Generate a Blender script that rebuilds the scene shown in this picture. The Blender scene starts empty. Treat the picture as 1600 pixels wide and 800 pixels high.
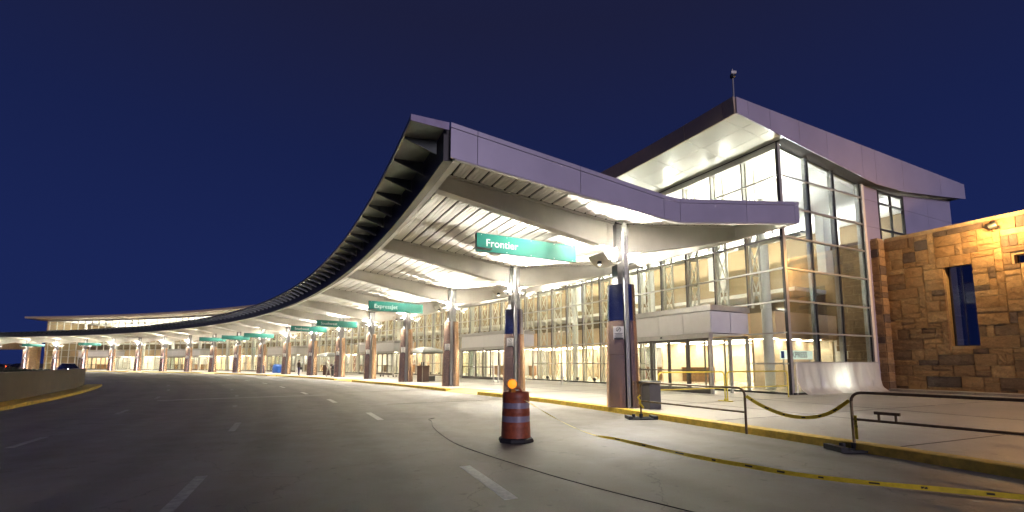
import bpy, bmesh, math, random
from mathutils import Vector, Matrix
random.seed(7)
S = bpy.context.scene
COL = S.collection
PI = math.pi

# ---------------------------------------------------------------- camera, sky, light
cd = bpy.data.cameras.new('camera'); cam = bpy.data.objects.new('camera', cd); COL.objects.link(cam); S.camera = cam
cd.sensor_width = 36; cd.lens = 16.056; cd.shift_y = 0.0578; cd.clip_start = 0.05; cd.clip_end = 3000
cam.location = (0, 0, 1.58); cam.rotation_euler = (math.radians(95.971), 0, 0)

wd = bpy.data.worlds.new('World'); S.world = wd; wd.use_nodes = True
wn = wd.node_tree.nodes; wl = wd.node_tree.links
tc = wn.new('ShaderNodeTexCoord'); sx = wn.new('ShaderNodeSeparateXYZ'); rp = wn.new('ShaderNodeValToRGB')
wl.new(tc.outputs['Generated'], sx.inputs[0]); wl.new(sx.outputs['Z'], rp.inputs[0]); wl.new(rp.outputs[0], wn['Background'].inputs[0])
e = rp.color_ramp.elements
e[0].position = 0.0; e[0].color = (0.0105, 0.0205, 0.102, 1)
e[1].position = 0.62; e[1].color = (0.0112, 0.0133, 0.046, 1)
m = e.new(0.18); m.color = (0.0098, 0.0183, 0.092, 1)
m = e.new(0.40); m.color = (0.0088, 0.0150, 0.071, 1)
wn['Background'].inputs[1].default_value = 0.33

# last purple afterglow, low behind the camera's right shoulder
sd = bpy.data.lights.new('afterglow', 'SUN'); so = bpy.data.objects.new('afterglow', sd); COL.objects.link(so)
sd.energy = 0.46; sd.angle = math.radians(20); sd.color = (0.92, 0.80, 1.0)
so.rotation_euler = Vector((-0.40, 0.86, -0.11)).to_track_quat('-Z', 'Y').to_euler()

S.view_settings.view_transform = 'Standard'; S.view_settings.look = 'None'
S.view_settings.exposure = 1.6; S.view_settings.gamma = 1; S.view_settings.use_curve_mapping = False
S.cycles.max_bounces = 9; S.cycles.transparent_max_bounces = 24; S.cycles.diffuse_bounces = 4
S.cycles.sample_clamp_indirect = 25; S.cycles.caustics_reflective = False; S.cycles.caustics_refractive = False

# ---------------------------------------------------------------- the crescent plan: r = metres outward of the column line, k = bays along it
CX, CY, R0, TH0, DK = -122.6544, -45.2659, 140.075, 0.44672, 0.05584
def ang(k): return TH0 + k*DK
def W(r, k, z=0.0):
    a = ang(k); return Vector((CX+(R0+r)*math.cos(a), CY+(R0+r)*math.sin(a), z))
def arc(k0, k1, step=0.25):
    n = max(1, int(math.ceil(abs(k1-k0)/step - 1e-6))); return [k0+(k1-k0)*i/n for i in range(n+1)]
def lerp(t, pts):
    if t <= pts[0][0]: return pts[0][1]
    for (a, b), (c, d) in zip(pts, pts[1:]):
        if t <= c: return b+(d-b)*(t-a)/(c-a)
    return pts[-1][1]

class MB:
    def __init__(s): s.v = []; s.f = []
    def add(s, vs, fs):
        o = len(s.v); s.v += [Vector(v) for v in vs]; s.f += [tuple(i+o for i in f) for f in fs]; return s
    def hexa(s, p): return s.add(p, [(0,1,2,3),(4,7,6,5),(0,4,5,1),(1,5,6,2),(2,6,7,3),(3,7,4,0)])
    def box(s, c, d, rot=None):
        x, y, z = [q/2 for q in d]; p = [Vector(q) for q in ((-x,-y,-z),(x,-y,-z),(x,y,-z),(-x,y,-z),(-x,-y,z),(x,-y,z),(x,y,z),(-x,y,z))]
        if rot is not None: p = [rot @ q for q in p]
        return s.hexa([q+Vector(c) for q in p])
    def loft(s, rings, cap=True, closed=False):
        n = len(rings[0]); vs = [q for r in rings for q in r]; fs = []
        m_ = len(rings) if closed else len(rings)-1
        for i in range(m_):
            j = (i+1) % len(rings)
            for a in range(n): b = (a+1) % n; fs.append((i*n+a, i*n+b, j*n+b, j*n+a))
        if cap and not closed: fs += [tuple(range(n)), tuple(range(len(vs)-n, len(vs)))]
        return s.add(vs, fs)
    def sweep(s, prof, ks):
        return s.loft([[W(r, k, z) for r, z in (prof(k) if callable(prof) else prof)] for k in ks])
    def radial(s, poly, k, w, off=0.0):
        a = ang(k); t = Vector((-math.sin(a), math.cos(a), 0))
        return s.loft([[W(r, k, z)+t*(off+h) for r, z in poly] for h in (-w/2, w/2)])
    def tube(s, pts, rad, n=8, closed=False):
        pts = [Vector(p) for p in pts]; rings = []; N = len(pts); up = None
        for i, p in enumerate(pts):
            a = pts[(i-1) % N] if (closed or i > 0) else p; b = pts[(i+1) % N] if (closed or i < N-1) else p
            d = (b-a).normalized()
            if up is None: up = Vector((0,0,1)) if abs(d.z) < .9 else Vector((1,0,0))
            u = (up - d*up.dot(d)).normalized(); up = u; v = d.cross(u)
            r = rad[i] if isinstance(rad, (list, tuple)) else rad
            rings.append([p+(u*math.cos(2*PI*q/n)+v*math.sin(2*PI*q/n))*r for q in range(n)])
        return s.loft(rings, closed=closed)
    def lathe(s, prof, n=20, c=(0,0,0), a0=0, a1=2*PI):
        c = Vector(c); full = abs(a1-a0-2*PI) < 1e-6; m_ = n if full else n+1
        rings = [[c+Vector((r*math.cos(a0+(a1-a0)*i/n), r*math.sin(a0+(a1-a0)*i/n), z)) for i in range(m_)] for r, z in prof]
        if full: return s.loft(rings)
        vs = [q for r in rings for q in r]; fs = []
        for i in range(len(rings)-1):
            for q in range(m_-1): fs.append((i*m_+q, i*m_+q+1, (i+1)*m_+q+1, (i+1)*m_+q))
        return s.add(vs, fs)
    def build(s, name, mat, parent=None, smooth=False, bevel=0.0, world=False):
        me = bpy.data.meshes.new(name); bm = bmesh.new(); bv = [bm.verts.new(v) for v in s.v]
        for f in s.f:
            try: bm.faces.new([bv[i] for i in f])
            except ValueError: pass
        bmesh.ops.recalc_face_normals(bm, faces=bm.faces)
        if bevel: bmesh.ops.bevel(bm, geom=list(bm.edges), offset=bevel, segments=1, affect='EDGES', clamp_overlap=True)
        for f in bm.faces: f.smooth = smooth
        bm.to_mesh(me); bm.free()
        if smooth: me.set_sharp_from_angle(angle=math.radians(38))
        me.materials.append(mat)
        return link(name, me, parent, world)
def link(name, data, parent=None, world=False):
    o = bpy.data.objects.new(name, data); COL.objects.link(o)
    if parent is not None:
        o.parent = parent
        if world: o.matrix_parent_inverse = (Matrix.LocRotScale(parent.location, parent.rotation_euler, parent.scale)).inverted()
    return o
def tag(o, label=None, cat=None, group=None, kind=None):
    for n_, v_ in (('label', label), ('category', cat), ('group', group), ('kind', kind)):
        if v_: o[n_] = v_
    return o
def thing(name, label, cat, loc=(0,0,0), rz=0.0, group=None):
    o = bpy.data.objects.new(name, None); COL.objects.link(o); o.location = loc; o.rotation_euler = (0, 0, rz); o.empty_display_size = .3
    return tag(o, label, cat, group)
def polar_thing(name, label, cat, r, k, z=0.0, group=None, rz=0.0): return thing(name, label, cat, W(r, k, z), ang(k)+rz, group)
def copy_tree(o, parent=None):
    c = o.copy(); COL.objects.link(c)
    if parent is not None: c.parent = parent; c.matrix_parent_inverse = o.matrix_parent_inverse.copy()
    for ch in list(o.children): copy_tree(ch, c)
    return c
def text_part(name, body, size, mat, parent, M, depth=0.004, align='LEFT'):
    cu = bpy.data.curves.new(name, 'FONT'); cu.body = body; cu.size = size; cu.extrude = depth; cu.align_x = align; cu.resolution_u = 3
    t = bpy.data.objects.new('tmp', cu); COL.objects.link(t)
    me = bpy.data.meshes.new_from_object(t.evaluated_get(bpy.context.evaluated_depsgraph_get()))
    bpy.data.objects.remove(t); bpy.data.curves.remove(cu)
    me.materials.clear(); me.materials.append(mat)
    o = link(name, me, parent); o.matrix_local = M; return o

# ---------------------------------------------------------------- materials
def new_mat(name):
    m_ = bpy.data.materials.new(name); m_.use_nodes = True; return m_, m_.node_tree.nodes, m_.node_tree.links, m_.node_tree.nodes['Principled BSDF']
def mat(name, col, rough=.6, metal=0.0, var=.12, scale=3.0, bump=0.0, bscale=40.0, rnd=0.0, coat=0.0, spec=.5, rough_var=.1):
    m_, n, l, b = new_mat(name)
    geo = n.new('ShaderNodeNewGeometry')
    t1 = n.new('ShaderNodeTexNoise'); t1.inputs['Scale'].default_value = scale; t1.inputs['Detail'].default_value = 6; t1.inputs['Roughness'].default_value = .62
    l.new(geo.outputs['Position'], t1.inputs['Vector'])
    r = n.new('ShaderNodeValToRGB'); l.new(t1.outputs['Fac'], r.inputs[0])
    r.color_ramp.elements[0].position = .30; r.color_ramp.elements[1].position = .70
    r.color_ramp.elements[0].color = (*[c*(1-var) for c in col], 1); r.color_ramp.elements[1].color = (*[min(1, c*(1+var)) for c in col], 1)
    src = r.outputs[0]
    if rnd:
        oi = n.new('ShaderNodeObjectInfo'); mr = n.new('ShaderNodeMapRange'); mr.inputs['To Min'].default_value = 1-rnd; mr.inputs['To Max'].default_value = 1+rnd*.6
        l.new(oi.outputs['Random'], mr.inputs['Value'])
        hs = n.new('ShaderNodeHueSaturation'); l.new(src, hs.inputs['Color']); l.new(mr.outputs[0], hs.inputs['Value']); src = hs.outputs[0]
    l.new(src, b.inputs['Base Color'])
    mr2 = n.new('ShaderNodeMapRange'); mr2.inputs['To Min'].default_value = max(.02, rough-rough_var); mr2.inputs['To Max'].default_value = min(1, rough+rough_var)
    l.new(t1.outputs['Fac'], mr2.inputs['Value']); l.new(mr2.outputs[0], b.inputs['Roughness'])
    b.inputs['Metallic'].default_value = metal; b.inputs['Coat Weight'].default_value = coat; b.inputs['Specular IOR Level'].default_value = spec
    if bump:
        t2 = n.new('ShaderNodeTexNoise'); t2.inputs['Scale'].default_value = bscale; t2.inputs['Detail'].default_value = 4; l.new(geo.outputs['Position'], t2.inputs['Vector'])
        bp = n.new('ShaderNodeBump'); bp.inputs['Strength'].default_value = bump; bp.inputs['Distance'].default_value = .02
        l.new(t2.outputs['Fac'], bp.inputs['Height']); l.new(bp.outputs[0], b.inputs['Normal'])
    return m_
def emit(name, col, strength):
    m_, n, l, b = new_mat(name); b.inputs['Base Color'].default_value = (*col, 1); b.inputs['Emission Color'].default_value = (*col, 1); b.inputs['Emission Strength'].default_value = strength; return m_
def glass_mat(name, tint=(.93,.96,.94), f0=.08, boost=1.0):
    m_ = bpy.data.materials.new(name); m_.use_nodes = True; n = m_.node_tree.nodes; l = m_.node_tree.links; n.clear()
    o = n.new('ShaderNodeOutputMaterial'); tr = n.new('ShaderNodeBsdfTransparent'); tr.inputs[0].default_value = (*tint, 1)
    gl = n.new('ShaderNodeBsdfGlossy'); gl.inputs['Roughness'].default_value = 0.0; gl.inputs[0].default_value = (.95,.97,1,1)
    geo = n.new('ShaderNodeNewGeometry'); dt = n.new('ShaderNodeVectorMath'); dt.operation = 'DOT_PRODUCT'; l.new(geo.outputs['Normal'], dt.inputs[0]); l.new(geo.outputs['Incoming'], dt.inputs[1])
    def math_(op, a, b=None):
        x = n.new('ShaderNodeMath'); x.operation = op; x.use_clamp = op == 'MULTIPLY_ADD'
        for i, q in enumerate((a, b) if not isinstance(b, tuple) else (a,)+b):
            if q is None: continue
            if isinstance(q, float): x.inputs[i].default_value = q
            else: l.new(q, x.inputs[i])
        return x.outputs[0]
    p5 = math_('POWER', math_('SUBTRACT', 1.0, math_('ABSOLUTE', dt.outputs['Value'])), 5.0)
    fac = math_('MULTIPLY_ADD', p5, ((1-f0)*boost, f0*boost))
    mx = n.new('ShaderNodeMixShader'); l.new(fac, mx.inputs[0]); l.new(tr.outputs[0], mx.inputs[1]); l.new(gl.outputs[0], mx.inputs[2]); l.new(mx.outputs[0], o.inputs[0]); return m_
def ground_mat(name, col, rough, patch=.2, tracks=False):
    m_, n, l, b = new_mat(name); geo = n.new('ShaderNodeNewGeometry')
    def noise(sc, det=6, ro=.6):
        t = n.new('ShaderNodeTexNoise'); t.inputs['Scale'].default_value = sc; t.inputs['Detail'].default_value = det; t.inputs['Roughness'].default_value = ro; l.new(geo.outputs['Position'], t.inputs['Vector']); return t
    big, mid, fine = noise(.16, 5), noise(1.7, 8, .7), noise(55, 3)
    def ramp(src, a, b_, lo, hi):
        r = n.new('ShaderNodeMapRange'); r.inputs['From Min'].default_value = a; r.inputs['From Max'].default_value = b_; r.inputs['To Min'].default_value = lo; r.inputs['To Max'].default_value = hi; l.new(src, r.inputs['Value']); return r.outputs[0]
    def mul(a, b_):
        x = n.new('ShaderNodeMath'); x.operation = 'MULTIPLY'; l.new(a, x.inputs[0]); l.new(b_, x.inputs[1]); return x.outputs[0]
    v = mul(mul(ramp(big.outputs['Fac'], .35, .65, 1-patch, 1+patch), ramp(mid.outputs['Fac'], .3, .7, 1-patch*.7, 1+patch*.5)), ramp(fine.outputs['Fac'], .3, .7, .86, 1.1))
    spots = noise(6.0, 2, .4); v = mul(v, ramp(spots.outputs['Fac'], .66, .74, 1.0, .72))
    if tracks:      # darker, polished wheel tracks that follow the lanes
        ds = n.new('ShaderNodeVectorMath'); ds.operation = 'DISTANCE'; l.new(geo.outputs['Position'], ds.inputs[0]); ds.inputs[1].default_value = (CX, CY, 0)
        sn = n.new('ShaderNodeMath'); sn.operation = 'MULTIPLY'; sn.inputs[1].default_value = 2*PI/1.75; l.new(ds.outputs['Value'], sn.inputs[0])
        ad = n.new('ShaderNodeMath'); ad.operation = 'ADD'; l.new(sn.outputs[0], ad.inputs[0]); l.new(big.outputs['Fac'], ad.inputs[1])
        s2 = n.new('ShaderNodeMath'); s2.operation = 'SINE'; l.new(ad.outputs[0], s2.inputs[0]); v = mul(v, ramp(s2.outputs[0], .1, 1, 1.0, .80))
        crk = n.new('ShaderNodeTexVoronoi'); crk.feature = 'DISTANCE_TO_EDGE'; crk.inputs['Scale'].default_value = .33; wv = noise(1.2, 4)
        mxv = n.new('ShaderNodeVectorMath'); mxv.operation = 'ADD'; l.new(geo.outputs['Position'], mxv.inputs[0]); l.new(wv.outputs['Color'], mxv.inputs[1]); l.new(mxv.outputs[0], crk.inputs['Vector'])
        v = mul(v, ramp(crk.outputs['Distance'], .0, .006, .62, 1.0))
    hs = n.new('ShaderNodeHueSaturation'); hs.inputs['Color'].default_value = (*col, 1); l.new(v, hs.inputs['Value']); l.new(hs.outputs[0], b.inputs['Base Color'])
    l.new(ramp(mid.outputs['Fac'], .3, .7, rough-.12, rough+.12), b.inputs['Roughness'])
    bp = n.new('ShaderNodeBump'); bp.inputs['Strength'].default_value = .25; bp.inputs['Distance'].default_value = .01; l.new(fine.outputs['Fac'], bp.inputs['Height']); l.new(bp.outputs[0], b.inputs['Normal'])
    return m_

M = {}
M['earth'] = ground_mat('open_ground', (.045,.045,.042), .85, .3)
M['road'] = ground_mat('road_asphalt', (.200,.180,.152), .52, .22, tracks=True)
M['pave'] = ground_mat('pavement_concrete', (.37,.34,.295), .50, .16)
M['yellow'] = mat('yellow_road_paint', (.62,.42,.05), .55, var=.3, scale=6, bump=.2, bscale=30)
M['lane'] = mat('lane_paint', (.60,.59,.56), .6, var=.2, scale=14)
M['tar'] = mat('joint_sealant', (.02,.02,.02), .5)
M['deck'] = mat('white_roof_deck', (.83,.81,.76), .75, var=.05, scale=1.2, rnd=.06, spec=.2)
M['backing'] = mat('deck_shadow_gap', (.018,.016,.014), .9)
M['beam'] = mat('painted_steel', (.58,.56,.51), .42, var=.07, scale=1.5)
M['eave_shade'] = mat('shaded_eave_metal', (.035,.034,.034), .4, var=.2, scale=2)  # shade on the eave's unlit face is put into this dark colour
M['fin'] = mat('shade_fin_metal', (.07,.085,.08), .3, metal=.3, var=.15, scale=2)
M['plate'] = mat('sunshade_sheet', (.30,.34,.31), .35, metal=.2, var=.1)
M['lilac'] = mat('silver_cladding', (.44,.405,.50), .36, metal=.2, var=.07, scale=.6, rnd=.05, bump=.10, bscale=1.1)
M['cladding_warm'] = mat('warm_tinted_cladding', (.46,.36,.25), .45, var=.05)  # same cladding as the end fascia, with warm light mixed into its colour
M['lilac_trim'] = mat('silver_cladding_trim', (.27,.23,.34), .4, metal=.15)
M['soffit'] = mat('soffit_panel', (.62,.61,.54), .32, var=.04, scale=.8, rnd=.03)
M['glass'] = glass_mat('facade_glass', f0=.045)
M['glass_side'] = glass_mat('tower_side_glass', (.88,.93,.95), f0=.13)
M['glass_sky'] = glass_mat('opening_glass', (.45,.47,.50), f0=.03)
M['alu'] = mat('aluminium_mullion', (.50,.49,.45), .38, metal=.5, var=.08)
M['dark_alu'] = mat('dark_mullion_cap', (.05,.05,.047), .4, metal=.4)
M['cream'] = mat('cream_steel', (.78,.74,.62), .5, var=.06)
M['wall_in'] = mat('interior_wall', (.30,.22,.115), .7, var=.1, scale=.6)
M['peach'] = mat('peach_bulkhead', (.72,.52,.32), .6, var=.05)
M['ceil'] = mat('interior_ceiling', (.78,.77,.72), .7, var=.04)
M['floor_in'] = mat('terrazzo_floor', (.42,.38,.30), .22, var=.12, scale=4)
M['counter'] = mat('counter_wood', (.20,.11,.05), .4, var=.3, scale=5)
M['warm'] = emit('warm_lamp', (1,.90,.70), 13)
M['warm2'] = emit('warm_cove', (1,.88,.64), 7)
M['white'] = emit('white_lamp', (1,.97,.92), 34)
M['cove'] = emit('cove_lamp', (1,.92,.80), 32)
M['flood'] = emit('flood_lens', (1,.85,.6), 12)
M['steel_sky'] = mat('sky_tinted_stainless', (.55,.56,.66), .17, metal=1.0, var=.1, scale=1.6, bump=.10, bscale=2.2, rough_var=.08)  # blue sky reflection put into the tint of the near upper shells
M['steel'] = mat('brushed_stainless', (.74,.50,.36), .18, metal=.80, var=.10, scale=1.6, bump=.12, bscale=2.2, rough_var=.08)  # copper tint stands in for warm reflections in the shells
M['post'] = mat('column_post_paint', (.17,.168,.165), .5, metal=.1)
M['wing'] = mat('reflector_sheet', (.55,.53,.48), .35, metal=.2)
M['teal'] = mat('teal_sign_face', (.004,.135,.103), .42, var=.04)
M['sign_dark'] = mat('sign_case', (.025,.03,.03), .4)
M['letter'] = mat('white_lettering', (.50,.56,.54), .5, var=.03)
M['vest'] = mat('vestibule_panel', (.70,.69,.67), .45, var=.03, rnd=.04)
M['doorframe'] = mat('door_frame_metal', (.13,.12,.105), .4, metal=.4)
M['black'] = mat('black_rubber', (.015,.015,.015), .7, var=.3, bump=.2)
M['ybar'] = mat('yellow_barrier_paint', (.62,.50,.05), .4, var=.15, scale=8)
M['rust'] = mat('dark_barrier_paint', (.115,.075,.035), .45, var=.45, scale=9, metal=.2)
M['rustpost'] = mat('worn_barrier_post', (.26,.19,.09), .45, var=.4, scale=9, metal=.2)
M['tape_y'] = mat('caution_tape_yellow', (.68,.52,.03), .35, var=.15, scale=14)
M['tape_k'] = mat('caution_tape_print', (.03,.025,.015), .4)
M['drum'] = mat('drum_orange', (.25,.058,.022), .5, var=.4, scale=9, bump=.15, bscale=12)
M['drum_w'] = mat('drum_band', (.23,.205,.26), .35, var=.15, scale=8)
M['amber'] = emit('amber_lamp', (1,.30,.015), .42)
M['amber_rim'] = mat('amber_rim', (.45,.17,.01), .35)
M['bin'] = mat('bin_grey', (.085,.082,.085), .5, var=.1)
M['brown'] = mat('dark_brown_laminate', (.05,.024,.018), .45, var=.2)
M['blue'] = mat('blue_tarpaulin', (.008,.075,.31), .45, var=.2, scale=5, bump=.4, bscale=5)
M['umb'] = mat('grey_canvas', (.085,.085,.07), .7, var=.1)
M['hedge'] = mat('hedge_leaf', (.03,.04,.02), .6, var=.4, scale=12)
M['wallconc'] = mat('retaining_wall_concrete', (.145,.115,.085), .75, var=.18, scale=.9, bump=.15)
M['mortar'] = mat('stone_mortar', (.44,.33,.19), .9, var=.25, scale=6, bump=.3)
M['carpaint'] = mat('dark_car_paint', (.012,.014,.03), .2, coat=.8)
M['carglass'] = mat('car_glass', (.01,.012,.015), .05)
M['tail'] = emit('tail_lamp', (1,.10,.03), 14)
M['head'] = emit('head_lamp', (.82,.84,1), 40)
M['uplens'] = emit('uplight_lens', (1,.96,.84), 8)
def plastic_mat():
    m_, n, l, b = new_mat('plastic_film'); b.inputs['Base Color'].default_value = (.75,.73,.68,1); b.inputs['Roughness'].default_value = .3
    tr = n.new('ShaderNodeBsdfTransparent'); tl = n.new('ShaderNodeBsdfTranslucent'); tl.inputs[0].default_value = (.8,.77,.7,1)
    a = n.new('ShaderNodeMixShader'); a.inputs[0].default_value = .45; c = n.new('ShaderNodeMixShader'); c.inputs[0].default_value = .10
    l.new(b.outputs[0], a.inputs[1]); l.new(tl.outputs[0], a.inputs[2]); l.new(a.outputs[0], c.inputs[1]); l.new(tr.outputs[0], c.inputs[2]); l.new(c.outputs[0], n['Material Output'].inputs[0]); return m_
M['film'] = plastic_mat()
M['lit_board'] = emit('backlit_board', (.74,.86,.72), .32)
def stone_mat():
    m_, n, l, b = new_mat('sandstone'); geo = n.new('ShaderNodeNewGeometry'); oi = n.new('ShaderNodeObjectInfo')
    r = n.new('ShaderNodeValToRGB'); r.color_ramp.interpolation = 'LINEAR'; l.new(oi.outputs['Random'], r.inputs[0]); el = r.color_ramp.elements
    el[0].position = 0; el[0].color = (.105,.085,.075,1); el[1].position = 1; el[1].color = (.50,.34,.165,1)
    for p_, c_ in ((.12,(.20,.135,.075,1)),(.35,(.33,.205,.095,1)),(.6,(.40,.255,.115,1)),(.8,(.30,.20,.10,1)),(.9,(.46,.31,.15,1))): q = el.new(p_); q.color = c_
    t = n.new('ShaderNodeTexNoise'); t.inputs['Scale'].default_value = 4; t.inputs['Detail'].default_value = 9; t.inputs['Roughness'].default_value = .7; t.inputs['Distortion'].default_value = 1.2
    l.new(geo.outputs['Position'], t.inputs['Vector'])
    mr = n.new('ShaderNodeMapRange'); mr.inputs['From Min'].default_value = .3; mr.inputs['From Max'].default_value = .72; mr.inputs['To Min'].default_value = .55; mr.inputs['To Max'].default_value = 1.3; l.new(t.outputs['Fac'], mr.inputs['Value'])
    hs = n.new('ShaderNodeHueSaturation'); l.new(r.outputs[0], hs.inputs['Color']); l.new(mr.outputs[0], hs.inputs['Value']); l.new(hs.outputs[0], b.inputs['Base Color']); b.inputs['Roughness'].default_value = .8
    t2 = n.new('ShaderNodeTexNoise'); t2.inputs['Scale'].default_value = 9; t2.inputs['Detail'].default_value = 8; t2.inputs['Roughness'].default_value = .7; l.new(geo.outputs['Position'], t2.inputs['Vector'])
    bp = n.new('ShaderNodeBump'); bp.inputs['Strength'].default_value = .8; bp.inputs['Distance'].default_value = .05; l.new(t2.outputs['Fac'], bp.inputs['Height']); l.new(bp.outputs[0], b.inputs['Normal']); return m_
M['stone'] = stone_mat()

# ---------------------------------------------------------------- ground, road, pavement
KERB = [(-6,-.5),(.4,-.55),(1.0,-1.0),(1.7,-1.5),(3.6,-2.3),(8,-2.4),(30,-2.6)]
def kr(k): return lerp(k, KERB)
g = MB(); q = 900
g.add([(-q,-q,-.03),(q,-q,-.03),(q,q,-.03),(-q,q,-.03)], [(0,1,2,3)])
tag(g.build('ground', M['earth']), kind='structure')
road = MB().sweep(lambda k: [(-19.4,-.02),(-19.4,0),(kr(k)+.02,0),(kr(k)+.02,-.02)], arc(-6, 26)).build('road', M['road']); tag(road, kind='structure')
RAMPS = [(1.22,1.66),(3.75,4.35),(6.6,6.95),(9.2,9.8),(12.2,12.8)]
cuts = [-6]
for a, b in RAMPS: cuts += [a, b]
cuts += [26]
pave = bpy.data.objects.new('pavement', None)
mb = MB()
for i in range(len(cuts)-1):
    ramp = i % 2 == 1
    off = 1.25 if ramp else .30
    mb.sweep(lambda k, o=off: [(kr(k)+o,-.02),(kr(k)+o,.15),(34,.15),(34,-.02)], arc(cuts[i], cuts[i+1]))
pave = mb.build('pavement', M['pave']); tag(pave, kind='structure')
kerb = MB()
for i in range(0, len(cuts)-1, 2):
    kerb.sweep(lambda k: [(kr(k),-.02),(kr(k)+.02,.145),(kr(k)+.05,.157),(kr(k)+.297,.157),(kr(k)+.297,-.02)], arc(cuts[i], cuts[i+1]))
kerb = kerb.build('kerb', M['yellow']); tag(kerb, kind='structure')
for i, (a, b) in enumerate(RAMPS):
    MB().sweep(lambda k: [(kr(k)+.03,-.02),(kr(k)+.03,.012),(kr(k)+1.247,.152),(kr(k)+1.247,-.02)], arc(a, b, .1)).build('dropped_kerb_ramp', M['yellow'], pave)
# control joints sawn across the pavement
for k in [x*.5 for x in range(-6, 14)]:
    MB().sweep([(0.9,.151),(0.9,.1545),(10.3,.1545),(10.3,.151)] if k > .2 else [(kr(k)+.31,.151),(kr(k)+.31,.1545),(17.2,.1545),(17.2,.151)], [k-.0012, k+.0012]).build('pavement_joint', M['tar'], pave)
for r in (3.3, 6.9):
    MB().sweep([(r-.008,.151),(r-.008,.1544),(r+.008,.1544),(r+.008,.151)], arc(-4, 12)).build('pavement_joint', M['tar'], pave)
# lane dashes
M['lane2'] = mat('darker_lane_paint', (.34,.33,.32), .6, var=.4, scale=9)  # darker, blotchier lane paint for the outer dashes
def dash(r, k0, k1, w=.13):
    MB().sweep([(r-w/2,.001),(r-w/2,.005),(r+w/2,.005),(r+w/2,.001)], arc(k0, k1, .1)).build('lane_dash', M['lane' if r > -10 else 'lane2'], road)
for i, (r, k0, k1) in enumerate([(-7.33,-.97,-.72),(-7.6,.15,.43),(-8.05,1.03,1.3),(-8.45,1.84,2.1)]): dash(r, k0, k1, .17)
for n_ in range(3, 12): dash(-8.6, .95*n_+.0, .95*n_+.25)
for k0 in (-.84,.06): dash(-11.1 if k0 > 0 else -10.9, k0, k0+.24, .14)
for k0 in (1.0,1.85,2.75,3.65,4.6,5.6): dash(-11.5, k0, k0+.12, .13)
for k0 in (-.03,.89,1.9,2.9,3.9): dash(-14.6, k0, k0+.2, .13)
MB().sweep([(-14.4,.001),(-14.4,.0046),(-7.7,.0046),(-7.7,.001)], [1.693, 1.706]).build('cross_joint', M['lane'], road)
for k in (-2,-1.3,.8,1.9,2.9,4,5,6):
    MB().sweep(lambda q: [(-6.4,.0005),(-6.4,.0035),(kr(q)-.01,.0035),(kr(q)-.01,.0005)], [k-.0011, k+.0011]).build('road_joint', M['tar'], road)
# loose black cable lying on the road
cp = [Vector((*p_, .012)) for p_ in ((-2.22,13.3),(-2.33,13.0),(-2.17,12.55),(-1.95,11.5),(-1.60,10.4),(-1.08,9.10),(-.44,8.04),(.08,7.28),(.54,6.62),(.92,6.14),(1.24,5.76),(1.84,5.10),(2.6,4.3),(3.6,3.4))]
cpts = []
for i in range(len(cp)-1):
    p0, p1, p2, p3 = cp[max(0,i-1)], cp[i], cp[i+1], cp[min(len(cp)-1,i+2)]
    for j in range(8): t = j/8; cpts.append(.5*((2*p1)+(p2-p0)*t+(2*p0-5*p1+4*p2-p3)*t*t+(3*p1-p0-3*p2+p3)*t**3))
tag(MB().tube(cpts, .0065, 6).build('cable', M['tar'], smooth=True), 'thin black cable curving over the road beside the drum', 'cable')

# median: retaining wall, kerb, hedge on the left
ret = thing('retaining_wall', 'low curved concrete retaining wall left of the road', 'wall', W(-19.3, 2, 0))
mb = MB().sweep([(-19.35,0),(-19.0,0),(-19.0,1.14),(-19.35,1.14)], arc(-4, 4.02)).build('wall_body', M['wallconc'], ret, world=True)
MB().sweep([(-19.40,1.141),(-18.95,1.141),(-18.95,1.23),(-19.40,1.23)], arc(-4, 4.05)).build('coping', M['wallconc'], ret, world=True)
mk = MB().sweep([(-18.99,-.02),(-18.99,.14),(-18.25,.14),(-18.2,.11),(-18.2,-.02)], arc(-4, 4.25)).build('median_kerb', M['yellow']); tag(mk, kind='structure')
md = MB().sweep([(-30,-.02),(-30,1.02),(-19.36,1.02),(-19.36,-.02)], arc(-4, 3.98)).build('median_bank', M['earth']); tag(md, kind='structure')
hd = MB()
rng = random.Random(3)
for i in range(9000):
    k = rng.uniform(-.5, 3.95); r = rng.uniform(-20.5, -19.5); z = 1.05+rng.random()**.7*(.26+.06*math.sin(k*9)+.04*math.sin(k*31))*min(1,max(.3,(3.9-k)*.6))
    c = W(r, k, z); d1 = Vector((rng.uniform(-1,1), rng.uniform(-1,1), rng.uniform(-.4,1))).normalized()*.06; d2 = Vector((rng.uniform(-1,1), rng.uniform(-1,1), rng.uniform(-1,1))).normalized()*.035
    hd.add([c-d1, c+d2, c+d1, c-d2], [(0,1,2,3)])
hd = hd.build('hedge', M['hedge']); tag(hd, 'low dark hedge growing behind the retaining wall', 'hedge')

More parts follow.
